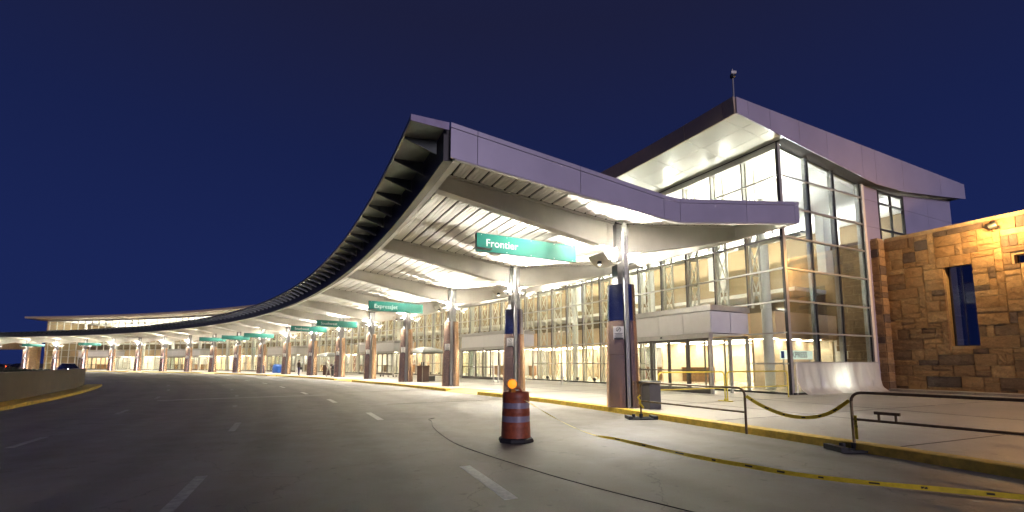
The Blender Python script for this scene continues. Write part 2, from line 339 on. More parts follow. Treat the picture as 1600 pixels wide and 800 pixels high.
# ---------------------------------------------------------------- canopy
KE, KF = -0.2984, 18.75         # near end and far end of the canopy
def deck_z(r): return lerp(r, [(-6.7,6.96),(0,6.27),(5.9,6.98)])
can = thing('entrance_canopy', 'long curved white-decked steel canopy with V section along the terminal kerb', 'canopy', W(0, 0, 0))
NK = 6
def planks(k0, k1, mb=None):
    edges = [-6.42+.412*i for i in range(16)]+[.12]
    edges2 = [.12+.41*i for i in range(14)]
    for E_ in (edges, edges2):
        for a, b in zip(E_, E_[1:]):
            b -= .075; w = b-a; z = deck_z; t = .018; P = []
            for u, dz in ((0,0),(.31,0),(.32,t),(.345,t),(.355,0),(.645,0),(.655,t),(.68,t),(.69,0),(1,0)): P.append((a+w*u, z(a+w*u)+dz))
            P += [(b, z(b)+.05), (a, z(a)+.05)]
            m_ = MB() if mb is None else mb
            m_.sweep(P, [k0, k1] if mb is None else arc(k0, k1, .5))
            if mb is None: m_.build('deck_plank', M['deck'], can, world=True)
bays = [(KE+.004, -.02)]+[(i+.02, i+.98) for i in range(0, 18)]+[(18.02, KF)]
for i, (a, b) in enumerate(bays):
    if i <= 6: planks(a, b)
rest = MB()
for i, (a, b) in enumerate(bays):
    if i > 6: planks(a, b, rest)
tag(rest.build('deck_planks', M['deck'], can, world=True), kind='stuff')
MB().sweep([(-6.5,7.06),(0,6.395),(5.85,7.10),(5.85,7.12),(0,6.415),(-6.5,7.08)], arc(KE+.01, KF)).build('deck_backing', M['backing'], can, world=True)
MB().sweep([(-6.6,7.12),(0,6.44),(5.8,7.13),(5.8,7.17),(0,6.50),(-6.6,7.16)], arc(KE+.012, KF)).build('roof_sheet', M['lilac_trim'], can, world=True)
for k in [0.0]+list(range(1, 19)):
    o = MB(); pi = [(-6.44,6.45),(-.30,5.40),(-.30,deck_z(-.3)-.04),(-6.44,deck_z(-6.44)-.04)]
    o.radial(pi, k, .06)
    o.radial([(-6.44,6.41),(-.30,5.36),(-.30,5.40),(-6.44,6.45)], k, .34)
    o.radial([(-6.44,deck_z(-6.44)-.04),(-.3,deck_z(-.3)-.04),(-.3,deck_z(-.3)-.006),(-6.44,deck_z(-6.44)-.006)], k, .30)
    b1 = o.build('outer_beam', M['beam'], can, world=True)
    o = MB(); o.radial([(.30,5.30),(5.72,6.45),(5.72,deck_z(5.72)-.04),(.30,deck_z(.3)-.04)], k, .06)
    o.radial([(.30,5.26),(5.72,6.41),(5.72,6.45),(.30,5.30)], k, .34)
    o.radial([(.30,deck_z(.3)-.04),(5.72,deck_z(5.72)-.04),(5.72,deck_z(5.72)-.006),(.30,deck_z(.3)-.006)], k, .30)
    o.build('inner_beam', M['beam'], can, world=True)
    if k < 5:
        o = MB(); a = ang(k); t = Vector((-math.sin(a), math.cos(a), 0))
        o.radial([(-.52,5.44),(-.36,5.41),(-.36,6.24),(-.52,6.255)], k, .10)
        for i in range(8):
            for rr in (-.48,-.40):
                o.box(W(rr, k, 5.5+i*.095)-t*.055, (.03,.03,.03))
        o.build('bolted_plate', M['beam'], can, world=True)
MB().sweep([(-6.62,6.41),(-6.45,6.41),(-6.45,6.93),(-6.62,6.93)], arc(KE+.006, KF)).build('eave_trim', M['deck'], can, world=True)
MB().sweep([(-6.86,6.36),(-6.63,6.38),(-6.63,7.2),(-6.86,7.2)], arc(KE+.02, KF)).build('eave_gutter', M['eave_shade'], can, world=True)
MB().sweep([(-7.66,7.13),(-6.87,7.09),(-6.87,7.12),(-7.66,7.19)], arc(KE, KF)).build('sunshade_plate', M['plate'], can, world=True)
MB().sweep([(-7.69,7.10),(-7.665,7.10),(-7.665,7.22),(-7.69,7.22)], arc(KE, KF)).build('sunshade_edge', M['fin'], can, world=True)
MB().radial([(-7.69,7.09),(-6.78,7.05),(-6.78,7.24),(-7.69,7.24)], KE-.003, .03).build('sunshade_end_cap', M['lilac_trim'], can, world=True)
fin0 = None; k = KE+.1
while k < KF:
    if fin0 is None:
        fm = MB(); fm.loft([[Vector((x, y, z)) for x, z in ((-.41,.0),(.37,-.34),(.37,.02),(-.41,.06))] for y in (-.014,.014)])
        fin0 = fm.build('shade_fin', M['fin'], can); f_ = fin0
    else: f_ = link('shade_fin', fin0.data, can)
    f_.location = W(-7.25, k, 7.06)-can.location; f_.rotation_euler = (0, 0, ang(k)-.25); k += .183
MB().sweep([(5.73,6.42),(5.93,6.44),(5.93,7.04),(5.73,7.02)], arc(KE+.006, KF)).build('inner_edge_beam', M['beam'], can, world=True)
# end fascia panels
js = [-6.74,-6.06,-3.12,-.23,.40,3.29,5.73,5.97]
def f_bot(r): return lerp(r, [(-6.74,6.40),(-.23,5.80),(.40,5.77),(5.97,6.47)])
def f_top(r): return lerp(r, [(-6.74,7.13),(-.23,6.38),(.40,6.35),(5.97,7.10)])
for a, b in zip(js, js[1:]):
    a += .008; b -= .008
    MB().radial([(a,f_bot(a)),(b,f_bot(b)),(b,f_top(b)),(a,f_top(a))], KE, .05).build('fascia_panel', M['lilac'], can, world=True)
    MB().radial([(a,f_top(a)+.012),(b,f_top(b)+.012),(b,f_top(b)+.13),(a,f_top(a)+.13)], KE, .075).build('fascia_cap', M['lilac'], can, world=True)
MB().radial([(-6.73,f_bot(-6.73)+.01),(-.23,5.81),(.40,5.78),(5.96,6.47),(5.96,7.09),(.4,6.34),(-.23,6.37),(-6.73,7.12)], KE, .03, .035).build('fascia_backing', M['backing'], can, world=True)
MB().radial([(-6.62,6.405),(-.25,5.80),(.4,5.765),(5.73,6.435),(5.73,6.40),(.4,5.73),(-.25,5.765),(-6.62,6.37)], KE, .10, .05).build('fascia_foot', M['beam'], can, world=True)

# ---------------------------------------------------------------- columns with uplights
ORD = ['first','second','third','fourth','fifth','sixth','seventh','eighth','ninth','tenth','eleventh','twelfth','thirteenth','fourteenth','fifteenth','sixteenth','seventeenth','eighteenth','nineteenth']
def make_column():
    t = thing('canopy_column', '', 'column')
    p = MB().box((0,0,3.2), (.50,.30,6.1)); p.build('post', M['post'], t, bevel=.01)
    sl = math.radians(-110)
    for sgn in (0, PI):
        c_ = MB(); d_ = Vector((math.cos(sl+sgn), math.sin(sl+sgn), 0)); rot = Matrix.Rotation(sl+sgn, 3, 'Z')
        c_.box(d_*.47+Vector((0,0,3.18)), (.13,.12,6.06), rot); c_.build('front_channel', M['post'], t, bevel=.008)
    for sgn in (0, 1):
        a0 = sl+sgn*PI+.21; a1 = sl+(sgn+1)*PI-.21
        MB().lathe([(.555,.15),(.553,.17),(.515,1.85),(.505,1.853),(.50,1.80)], 20, (0,0,0), a0, a1).build('lower_shell', M['steel'], t, smooth=True)
        MB().lathe([(.505,1.857),(.515,1.86),(.478,2.95),(.468,2.953),(.46,2.9)], 20, (0,0,0), a0, a1).build('middle_shell', M['steel'], t, smooth=True)
        MB().lathe([(.468,2.957),(.478,2.96),(.445,4.15),(.45,4.17),(.41,4.17),(.40,4.1)], 20, (0,0,0), a0, a1).build('upper_shell', M['steel_sky'], t, smooth=True)
    for sgn in (-1, 1):
        wm = MB(); rings = []
        for u, dz in ((.30,.02),(.42,-.06),(.58,-.07),(.74,.0),(.90,.13),(1.02,.26)):
            rings.append([Vector((sgn*u, -.42, 4.86+dz)), Vector((sgn*u, .42, 4.86+dz)), Vector((sgn*u, .42, 4.88+dz)), Vector((sgn*u, -.42, 4.88+dz))])
        wm.loft(rings); wm.build('reflector_wing', M['wing'], t, smooth=True)
        l_ = MB().lathe([(.10,4.87),(.11,4.95),(.10,5.02),(.05,5.03)], 12, (sgn*.46,0,0)).build('uplight', M['sign_dark'], t, smooth=True)
        MB().lathe([(.085,5.031),(.085,5.045)], 12, (sgn*.46,0,0)).build('lens', M['uplens'], l_)
    def spot(name, energy, size, blend, loc, tilt, sgn):
        ld = bpy.data.lights.new(name, 'SPOT'); ld.energy = energy; ld.color = (1,.95,.84); ld.spot_size = math.radians(size); ld.spot_blend = blend; ld.shadow_soft_size = .09
        lo = link(name, ld, t); lo.location = loc; lo.rotation_euler = (0, PI-sgn*math.radians(tilt), 0)
    for sgn in (-1, 1):
        spot('uplight_lamp', 2500, 150, .5, (sgn*.50, 0, 5.06), 30, sgn)
        spot('deck_wash_lamp', 9000, 92, 1.0, (sgn*.52, 0, 5.07), 60, sgn)
        dl = MB().lathe([(.05,4.82),(.075,4.84),(.075,4.92),(.03,4.95)], 10, (sgn*.86,0,0)).build('added_downlight', M['sign_dark'], t, smooth=True)  # extra fixture, added only to light the pavement and bounce onto the deck
        MB().lathe([(.045,4.813),(.045,4.818)], 10, (sgn*.86,0,0)).build('lens', M['uplens'], dl)
        spot('added_fill_lamp', 430, 128, .5, (sgn*.86, 0, 4.76), 180-sgn*0, 1)
    nt = MB().box((0,0,0), (.01,.34,.42)).build('notice_plate', M['vest'], t); aa = math.radians(-141); nt.location = (.503*math.cos(aa), .503*math.sin(aa), 2.55); nt.rotation_euler = (0, math.radians(1.8), aa)
    s_ = MB()
    s_.tube([(.0065, .075*math.cos(x*PI/8), .11+.075*math.sin(x*PI/8)) for x in range(16)], .009, 4, True)
    s_.box((.006,0,.11), (.005,.13,.018), Matrix.Rotation(.78, 3, 'X'))
    for i in range(4): s_.box((.006,0,-.02-i*.04), (.004,.26-.05*(i % 2),.016))
    s_.box((.006,0,-.185), (.004,.30,.05)); s_.build('notice_print', M['sign_dark'], nt)
    return t
col0 = make_column()
for i in range(19):
    c_ = col0 if i == 0 else copy_tree(col0)
    if i > 1:
        for ch in c_.children:
            if ch.name.startswith('upper_shell'): ch.material_slots[0].link = 'OBJECT'; ch.material_slots[0].material = M['steel']
    c_.location = W(0, i, 0); c_.rotation_euler = (0, 0, ang(i))
    tail = ', beside the grey bin' if i == 0 else (', just behind the orange drum' if i == 1 else '')
    tag(c_, f'{ORD[i]} metal-clad canopy column counted from the near end{tail}', 'column', 'metal-clad columns under the canopy')

# ---------------------------------------------------------------- hanging signs
def hang_sign(r0, r1, k, zb, zt, txt, label, tray=True, group='teal signs hanging under the canopy'):
    t = polar_thing('hanging_sign', label, 'sign', (r0+r1)/2, k, 0, group); L = r1-r0; H = zt-zb
    f_ = MB().box((0,-.066,(zb+zt)/2), (L,.012,H)).build('sign_face', M['teal'], t, bevel=.004)
    MB().box((0,0,(zb+zt)/2), (L+.02,.118,H+.02)).build('sign_case', M['sign_dark'], t)
    for x in (-L*.30, L*.30): MB().tube([(x,0,zt-.01),(x,0,deck_z((r0+r1)/2+x)+.02)], .012, 6).build('hanger_rod', M['alu'], t)
    b_ = MB()
    for x in (-.46,-.22,.02,.26,.46):
        for z in (zb+.045, zt-.045): b_.box((x*L,-.075,z), (.025,.012,.025))
    b_.build('fixing_screw', M['alu'], t)
    if tray: MB().box((-L*.5+.16,-.2,zb+.05), (.62,.26,.03)).build('lamp_tray', M['sign_dark'], t)
    if txt:
        Mx = Matrix.Translation((-L*.5+.33, -.074, zb+H*.30)) @ Matrix.Rotation(PI/2, 4, 'X')
        text_part('lettering', txt, H*.60, M['letter'], t, Mx)
    return t
hang_sign(-4.34,-.25,.30,5.42,6.05,'Frontier','teal hanging sign reading Frontier')
hang_sign(-4.62,-1.05,2.3,4.86,5.46,'ExpressJet','teal hanging sign reading ExpressJet')
hang_sign(-4.6,-1.1,4.1,4.75,5.30,'Southwest','third teal hanging sign from the near end, with small pale lettering')
hang_sign(-4.6,-1.1,5.15,4.75,5.30,'Southwest','fourth teal hanging sign from the near end, with small pale lettering')
for i, (k, w) in enumerate([(7.2,'fifth'),(8.2,'sixth'),(9.2,'seventh'),(14.2,'eighth'),(16.2,'ninth')]):
    hang_sign(-4.6,-1.1,k,4.75,5.28,None,f'{w} teal hanging sign from the near end, far off and blank', tray=False)

# ---------------------------------------------------------------- terminal building
RF = 10.5; KC = .14; K1, K2 = 4.3, 18.2
bld = thing('terminal_building', 'glass-fronted airport terminal lit from inside behind the canopy', 'building', W(RF, 4, .15))
TZ = [.17,1.55,2.97,4.45,5.97,7.48,8.95,10.43]
def roofA_bot(r): return lerp(r, [(7.16,12.45),(18,11.15),(21,11.2),(28.4,11.98)])
def roofA_top(r): return lerp(r, [(7.16,13.22),(28.4,12.94)])
topA = roofA_bot(RF)-.02; topB = 11.25
VEST = [(.37,1.15),(2.68,3.62),(5.4,6.5),(8.7,9.8),(12.4,13.6),(15.6,16.7)]
def in_vest(k): return any(a-.02 < k < b+.02 for a, b in VEST)
mul = [KC+.225*i for i in range(int((K2-KC)/.225)+1)]
mstuff = MB(); pstuff = MB(); tstuff = MB(); panes = 0
rod = MB()
for i, k in enumerate(mul):
    top = topA if k < K1 else topB
    z0 = 4.3 if in_vest(k) else .16
    P_ = [(RF-.055,z0),(RF+.13,z0),(RF+.13,top),(RF-.055,top)]
    if k < NK:
        MB().radial(P_, k, .055 if i else .12).build('mullion', M['alu'], bld, world=True)
        MB().radial([(RF-.085,z0),(RF-.056,z0),(RF-.056,top),(RF-.085,top)], k, .06 if i else .13).build('mullion_cap', M['dark_alu'], bld, world=True)
    else: mstuff.radial([(RF-.08,z0)]+P_[1:3]+[(RF-.08,top)], k, .06)
    # truss behind the mullion
    if i and top and k < 12:
        tr = MB() if k < NK else tstuff
        zs = [z for z in TZ if z >= z0]+[top]
        for rr in (RF+.28, RF+.95): tr.radial([(rr-.045,z0),(rr+.045,z0),(rr+.045,top),(rr-.045,top)], k, .09)
        for n_, (a, b) in enumerate(zip(zs, zs[1:])):
            if b-a < .5: continue
            tr.tube([W(RF+.28,k,a),W(RF+.95,k,b)], .032, 5)
            if k < NK: tr.tube([W(RF+.95,k,a),W(RF+.28,k,b)], .032, 5)
            tr.tube([W(RF+.0,k,b),W(RF+.95,k,b)], .02, 5)
        if k < NK: tr.build('truss', M['cream'], bld, world=True)
    # panes
    if i+1 < len(mul):
        k1 = mul[i+1]; km = (k+k1)/2; zs = TZ+[top]
        for a, b in zip(zs, zs[1:]):
            if b-a < .1 or (in_vest(km) and b < 4.6): continue
            if k < NK and panes < 262:
                MB().sweep([(RF-.008,a+.02),(RF+.008,a+.02),(RF+.008,b-.02),(RF-.008,b-.02)], [k+.004,k1-.004]).build('pane', M['glass'], bld, world=True); panes += 1
            else: pstuff.sweep([(RF-.008,a+.02),(RF+.008,a+.02),(RF+.008,b-.02),(RF-.008,b-.02)], [k+.004,k1-.004])
tag(mstuff.build('far_mullions', M['alu'], bld, world=True), kind='stuff')
tag(pstuff.build('far_panes', M['glass'], bld, world=True), kind='stuff')
tag(tstuff.build('far_trusses', M['cream'], bld, world=True), kind='stuff')
for z in TZ[1:]:
    segs = [(KC, K2)]
    if z < 4.3:
        ks_ = [KC]
        for a, b in VEST: ks_ += [a, b]
        ks_ += [K2]; segs = list(zip(ks_[::2], ks_[1::2]))
    for a, b in segs:
        MB().sweep([(RF-.10,z-.035),(RF+.06,z-.035),(RF+.06,z+.035),(RF-.10,z+.035)], arc(a, b)).build('transom', M['alu'], bld, world=True)
MB().sweep([(RF-.15,.151),(RF+.1,.151),(RF+.1,.24),(RF-.15,.24)], arc(KC, K2)).build('facade_plinth', M['dark_alu'], bld, world=True)
MB().sweep([(RF-.12,topA-.30),(RF+.2,topA-.30),(RF+.2,topA+.01),(RF-.12,topA+.01)], arc(KC, K1)).build('head_beam', M['alu'], bld, world=True)
MB().sweep([(RF-.12,topB-.25),(RF+.2,topB-.25),(RF+.2,topB),(RF-.12,topB)], arc(K1, K2)).build('head_beam', M['alu'], bld, world=True)
# tower side: glass then clad wall, on the plane k = KC
SR = [RF, 12.75, 14.9, 17.30]
for r in SR[1:]:
    t_ = roofA_bot(r)-.02
    MB().radial([(r-.11,.16),(r+.11,.16),(r+.11,t_),(r-.11,t_)], KC, .16, .12).build('mullion', M['alu'], bld, world=True)
    MB().radial([(r-.035,.16),(r+.035,.16),(r+.035,t_),(r-.035,t_)], KC, .06, -.01).build('mullion_cap', M['dark_alu'], bld, world=True)
for a, b in zip(SR, SR[1:]):
    zs = TZ+[99]
    for z0, z1 in zip(zs, zs[1:]):
        MB().radial([(a+.06,z0+.02),(b-.06,z0+.02),(b-.06,min(z1-.02,roofA_bot(b)-.03)),(a+.06,min(z1-.02,roofA_bot(a)-.03))], KC, .014).build('pane', M['glass_side'], bld, world=True)
for z in TZ[1:]: MB().radial([(RF,z-.035),(17.3,z-.035),(17.3,z+.035),(RF,z+.035)], KC, .14, -.01).build('transom', M['alu'], bld, world=True)
MB().radial([(RF,.151),(17.4,.151),(17.4,.24),(RF,.24)], KC, .3).build('facade_plinth', M['dark_alu'], bld, world=True)
MB().radial([(17.30,.16),(17.52,.16),(17.52,11.15),(17.30,11.18)], KC, .22).build('corner_jamb', M['cream'], bld, world=True)
WR = [17.53,19.0,21.75,24.6,27.6]; WZ = [.16,4.4,8.93,10.42,None]
for i in range(4):
    for j in range(4):
        if i == 1 and j >= 1 and j != 0: 
            if j in (2,3) or j == 1: continue
        a, b = WR[i]+.007, WR[i+1]-.007; z0 = WZ[j]+.007
        za = (roofA_bot(a)-.02 if WZ[j+1] is None else WZ[j+1]-.007); zb_ = (roofA_bot(b)-.02 if WZ[j+1] is None else WZ[j+1]-.007)
        MB().radial([(a,z0),(b,z0),(b,zb_),(a,za)], KC, .06).build('wall_panel', M['lilac'], bld, world=True)
MB().radial([(17.53,.16),(19,.16),(19,11.1),(17.53,11.1)], KC, .03, .05).build('panel_backing', M['backing'], bld, world=True)
MB().radial([(21.75,.16),(27.6,.16),(27.6,11.8),(21.75,11.15)], KC, .03, .05).build('panel_backing', M['backing'], bld, world=True)
sw = MB().radial([(19.0,4.4),(19.1,4.4),(19.1,11.1),(19.0,11.1)], KC, .12).radial([(21.65,4.4),(21.75,4.4),(21.75,11.2),(21.65,11.2)], KC, .12).radial([(20.32,4.4),(20.42,4.4),(20.42,11.15),(20.32,11.15)], KC, .10)
for z in (5.9,7.4,8.93,10.42,11.08): sw.radial([(19.1,z-.04),(20.32,z-.04),(20.32,z+.04),(19.1,z+.04)], KC, .10).radial([(20.42,z-.04),(21.65,z-.04),(21.65,z+.04),(20.42,z+.04)], KC, .10)
sw = sw.build('side_window', M['dark_alu'], bld, world=True)
zs = [4.4,5.9,7.4,8.93,10.42,11.08]
for a, b in ((19.1,20.32),(20.42,21.65)):
    for z0, z1 in zip(zs, zs[1:]):
        p_ = MB().radial([(a,z0+.03),(b,z0+.03),(b,z1-.03),(a,z1-.03)], KC, .012).build('pane', M['glass_side'], sw); p_.matrix_parent_inverse = Matrix.Translation(-bld.location) @ Matrix.Identity(4); p_.matrix_parent_inverse = sw.matrix_parent_inverse.inverted() @ p_.matrix_parent_inverse if False else Matrix.Identity(4)
# roof over the tower: end fascia panels, front fascia panels, soffit panels, body
KR = .085
es = [7.16,7.91,9.4,11.53,13.73,16.8,18.06,20.84,25.19,28.4]
for a, b in zip(es, es[1:]):
    a += .008; b -= .008
    MB().radial([(a,roofA_bot(a)+.004),(b,roofA_bot(b)+.004),(b,roofA_top(b)),(a,roofA_top(a))], KR, .05).build('end_fascia_panel', M['lilac'], bld, world=True)
fs_ = [KR+.004]+[.16+.27*i for i in range(0, 16)]+[K1]
fs_ = sorted(set(x for x in fs_ if x <= K1))
for a, b in zip(fs_, fs_[1:]):
    MB().sweep([(7.10,12.45),(7.16,12.45),(7.16,13.22),(7.02,13.22)], [a+.001, b-.001]).build('front_fascia_panel', M['cladding_warm'], bld, world=True)
    for r0, r1 in ((7.18,8.28),(8.30,9.40),(9.42,10.36)):
        MB().sweep([(r0,roofA_bot(r0)+.01),(r1,roofA_bot(r1)+.01),(r1,roofA_bot(r1)+.05),(r0,roofA_bot(r0)+.05)], [a+.001, b-.001]).build('soffit_panel', M['soffit'], bld, world=True)
MB().sweep([(7.2,12.53),(18,11.24),(21,11.29),(28.3,12.06),(28.3,12.90),(7.2,13.18)], arc(KR+.01, K1)).build('roof_body', M['backing'], bld, world=True)
MB().sweep([(10.7,roofA_bot(10.7)-.005),(18,11.145),(21,11.195),(27.5,11.85),(27.5,11.9),(21,11.235),(18,11.235),(10.7,roofA_bot(10.7)+.08)], arc(KC+.03, K1)).build('hall_ceiling', M['ceil'], bld, world=True)
# roof over the long hall
MB().sweep([(7.4,11.50),(10.4,11.28),(27.5,11.0),(28,11.85),(7.3,11.88)], arc(K1+.01, K2+.25)).build('hall_roof', M['cladding_warm'], bld, world=True)
MB().sweep([(10.7,11.2),(27.5,10.94),(27.5,10.98),(10.7,11.26)], arc(K1, K2)).build('hall_ceiling', M['ceil'], bld, world=True)
MB().sweep([(27.6,.15),(27.9,.15),(27.9,12.0),(27.6,12.0)], arc(KC+.02, K2)).build('rear_wall', M['wall_in'], bld, world=True)
MB().radial([(RF,.15),(27.6,.15),(27.6,11.2),(RF,11.2)], K2+.01, .2).build('far_end_wall', M['wall_in'], bld, world=True)
# interior
MB().sweep([(RF+.15,.152),(27.6,.152),(27.6,.158),(RF+.15,.158)], arc(KC+.03, K2)).build('hall_floor', M['floor_in'], bld, world=True)
MB().sweep([(15.5,3.05),(22,3.05),(22,4.6),(15.5,4.6)], arc(KC+.45, K2-.05)).build('bulkhead', M['peach'], bld, world=True)
MB().sweep([(21.9,.16),(22.1,.16),(22.1,8.18),(23.0,8.18),(23.0,8.26),(22.06,8.26),(22.06,8.85),(21.9,8.85)], arc(KC+.06, K2-.05)).build('ticket_hall_wall', M['wall_in'], bld, world=True)
cl = MB(); cl2 = MB(); cl3 = MB(); k = .65
while k < K2-.4:
    for r in (16.3, 18.6, 20.8): cl.sweep([(r-.22,3.035),(r+.22,3.035),(r+.22,3.049),(r-.22,3.049)], [k, k+.32])
    k += .42
cl.build('recessed_lamp', M['warm'], bld, world=True)
k = .3
while k < K2-.4:
    (cl2 if k < K1 else cl3).sweep([(22.25,8.27),(22.85,8.27),(22.85,8.30),(22.25,8.30)], [k, k+.40])
    k += .5
cl2.build('tower_cove_lamp', M['white'], bld, world=True); cl3.build('hall_cove_lamp', M['cove'], bld, world=True)
k = .9
while k < K2-.6:
    if not in_vest(k+.2): MB().sweep([(18.6,.16),(19.3,.16),(19.3,1.25),(18.5,1.25),(18.5,1.18),(18.6,1.18)], [k, k+.35]).build('check_in_counter', M['counter'], bld, world=True)
    k += .5
for k0 in [.3,.8,1.3,1.8,2.3,2.8,3.3]+arc(K1+.2, K2-.6, .5):
    MB().sweep([(14.3,8.55),(14.7,8.55),(14.7,8.62),(14.3,8.62)], [k0, k0+.42]).build('pendant_tray', M['alu'], bld, world=True)
    MB().sweep([(14.34,8.622),(14.66,8.622),(14.66,8.64),(14.34,8.64)], [k0+.01, k0+.41]).build('pendant_lamp', M['cove' if k0 > K1 else 'white'], bld, world=True)
# partitions, wall graphics, hall columns, floor spots and lamp arms inside
TONES = [mat('graphic_white', (.75,.72,.64), .6), mat('graphic_tan', (.52,.40,.27), .6), mat('graphic_ochre', (.62,.52,.36), .6), mat('graphic_grey', (.30,.30,.29), .6), mat('graphic_blue', (.10,.20,.38), .5), mat('graphic_brown', (.16,.09,.05), .6)]
MB().sweep([(21.84,.16),(21.895,.16),(21.895,3.04),(21.84,3.04)], arc(KC+.1, K2-.1)).build('pale_wall_lining', mat('pale_lining', (.74,.69,.57), .6), bld, world=True)
rg = random.Random(21); k = .62
while k < K2-.5:
    wd_ = rg.uniform(.14,.42); z1 = rg.choice([2.1,2.5,2.95,2.95]); z0 = rg.choice([.17,.17,1.0])
    MB().sweep([(21.74,z0),(21.83,z0),(21.83,z1),(21.74,z1)], [k, min(k+wd_, K2-.1)]).build('wall_graphic', rg.choice(TONES), bld, world=True); k += wd_+rg.uniform(.02,.25)
k = .8
while k < K2-.4:
    rr = rg.uniform(15.8,18.5); MB().radial([(rr,.16),(21.8,.16),(21.8,3.04),(rr,3.04)], k, .14).build('partition', rg.choice(TONES[:4]), bld, world=True); k += rg.uniform(.45,.95)
for i in range(0, 18):
    c_ = W(14.2, i+.55, 0); MB().lathe([(.26,.16),(.26,11.0)], 14, c_).build('hall_column', M['ceil'], bld, smooth=True, world=True)
    for q_ in (.2,.75): MB().sweep([(12.6,7.9),(12.75,7.9),(12.75,8.02),(12.6,8.02)], [i+q_, i+q_+.4]).build('walkway_rail', M['cream'], bld, world=True)
MB().sweep([(18.4,6.1),(21.85,6.1),(21.85,6.35),(18.4,6.35)], arc(KC+.5, K2-.1)).build('gallery_slab', M['ceil'], bld, world=True)
for i, k in enumerate(mul):
    if 0 < i and k < 5.5 and not in_vest(k+.1):
        c_ = W(RF+.55, k+.16, .16); MB().lathe([(.10,0),(.10,.04),(.03,.05),(.03,.12),(.11,.14),(.12,.30),(.09,.33)], 10, c_).build('floor_spotlight', M['sign_dark'], bld, smooth=True, world=True)
for i in range(9):
    k = .27+.45*i
    if k > K1-.1: break
    MB().tube([W(RF+.95,k,8.0),W(RF+1.0,k,8.8),W(RF+1.15,k,9.25),W(RF+1.5,k,9.5)], .045, 6).build('lamp_arm', M['alu'], bld, world=True)
    MB().lathe([(.05,9.45),(.16,9.52),(.17,9.62),(.14,9.62)], 10, W(RF+1.55,k,0)).build('lamp_bowl', M['alu'], bld, smooth=True, world=True)
    ld = bpy.data.lights.new('tower_uplight', 'SPOT'); ld.energy = 260; ld.color = (1,.96,.86); ld.spot_size = math.radians(150); ld.spot_blend = .5; ld.shadow_soft_size = .12
    lo = link('tower_lamp', ld, bld, True); lo.location = W(RF+1.55,k,9.68); lo.rotation_euler = (0, PI, 0)
    lo.rotation_euler = Vector((-.55*math.cos(ang(k)), -.55*math.sin(ang(k)), 1)).to_track_quat('-Z', 'Y').to_euler()
# big white ducts and a service wall seen high in the tower
for k0 in (.55,1.45,2.4,3.3): MB().radial([(20,7.2),(21.8,7.2),(21.8,11.0),(20,11.0)], k0, .5).build('service_pier', M['ceil'], bld, world=True)
pr = thing('interior_sign', 'white counter sign reading EXPRESS behind the tower glass', 'sign', W(17.5,.60,0), ang(.60))
MB().box((0,0,2.06), (3.2,.06,.52)).build('sign_board', M['lit_board'], pr)
text_part('lettering', 'EXPRESS', .50, M['sign_dark'], pr, Matrix.Translation((-.85,-.04,1.90)) @ Matrix.Rotation(PI/2, 4, 'X'))
MB().box((-1.42,-.035,2.06), (.30,.01,.42)).build('sign_emblem', M['blue'], pr)
for x in (-1.3,1.3): MB().box((x,0,.98), (.06,.05,1.64)).build('stand_leg', M['alu'], pr)

# weather instrument on the roof tip
an = thing('roof_weather_mast', 'thin weather mast on the tip of the tower roof', 'mast', W(7.2,.10,13.21))
MB().tube([(0,0,0),(0,0,.95)], .035, 8).build('pole', M['alu'], an)
MB().lathe([(.05,.95),(.11,1.0),(.11,1.12),(.04,1.16)], 10).build('sensor_head', M['sign_dark'], an)
MB().box((.06,0,1.24), (.22,.05,.13)).tube([(0,0,1.16),(0,0,1.40)], .02, 6).build('wind_vane', M['alu'], an)

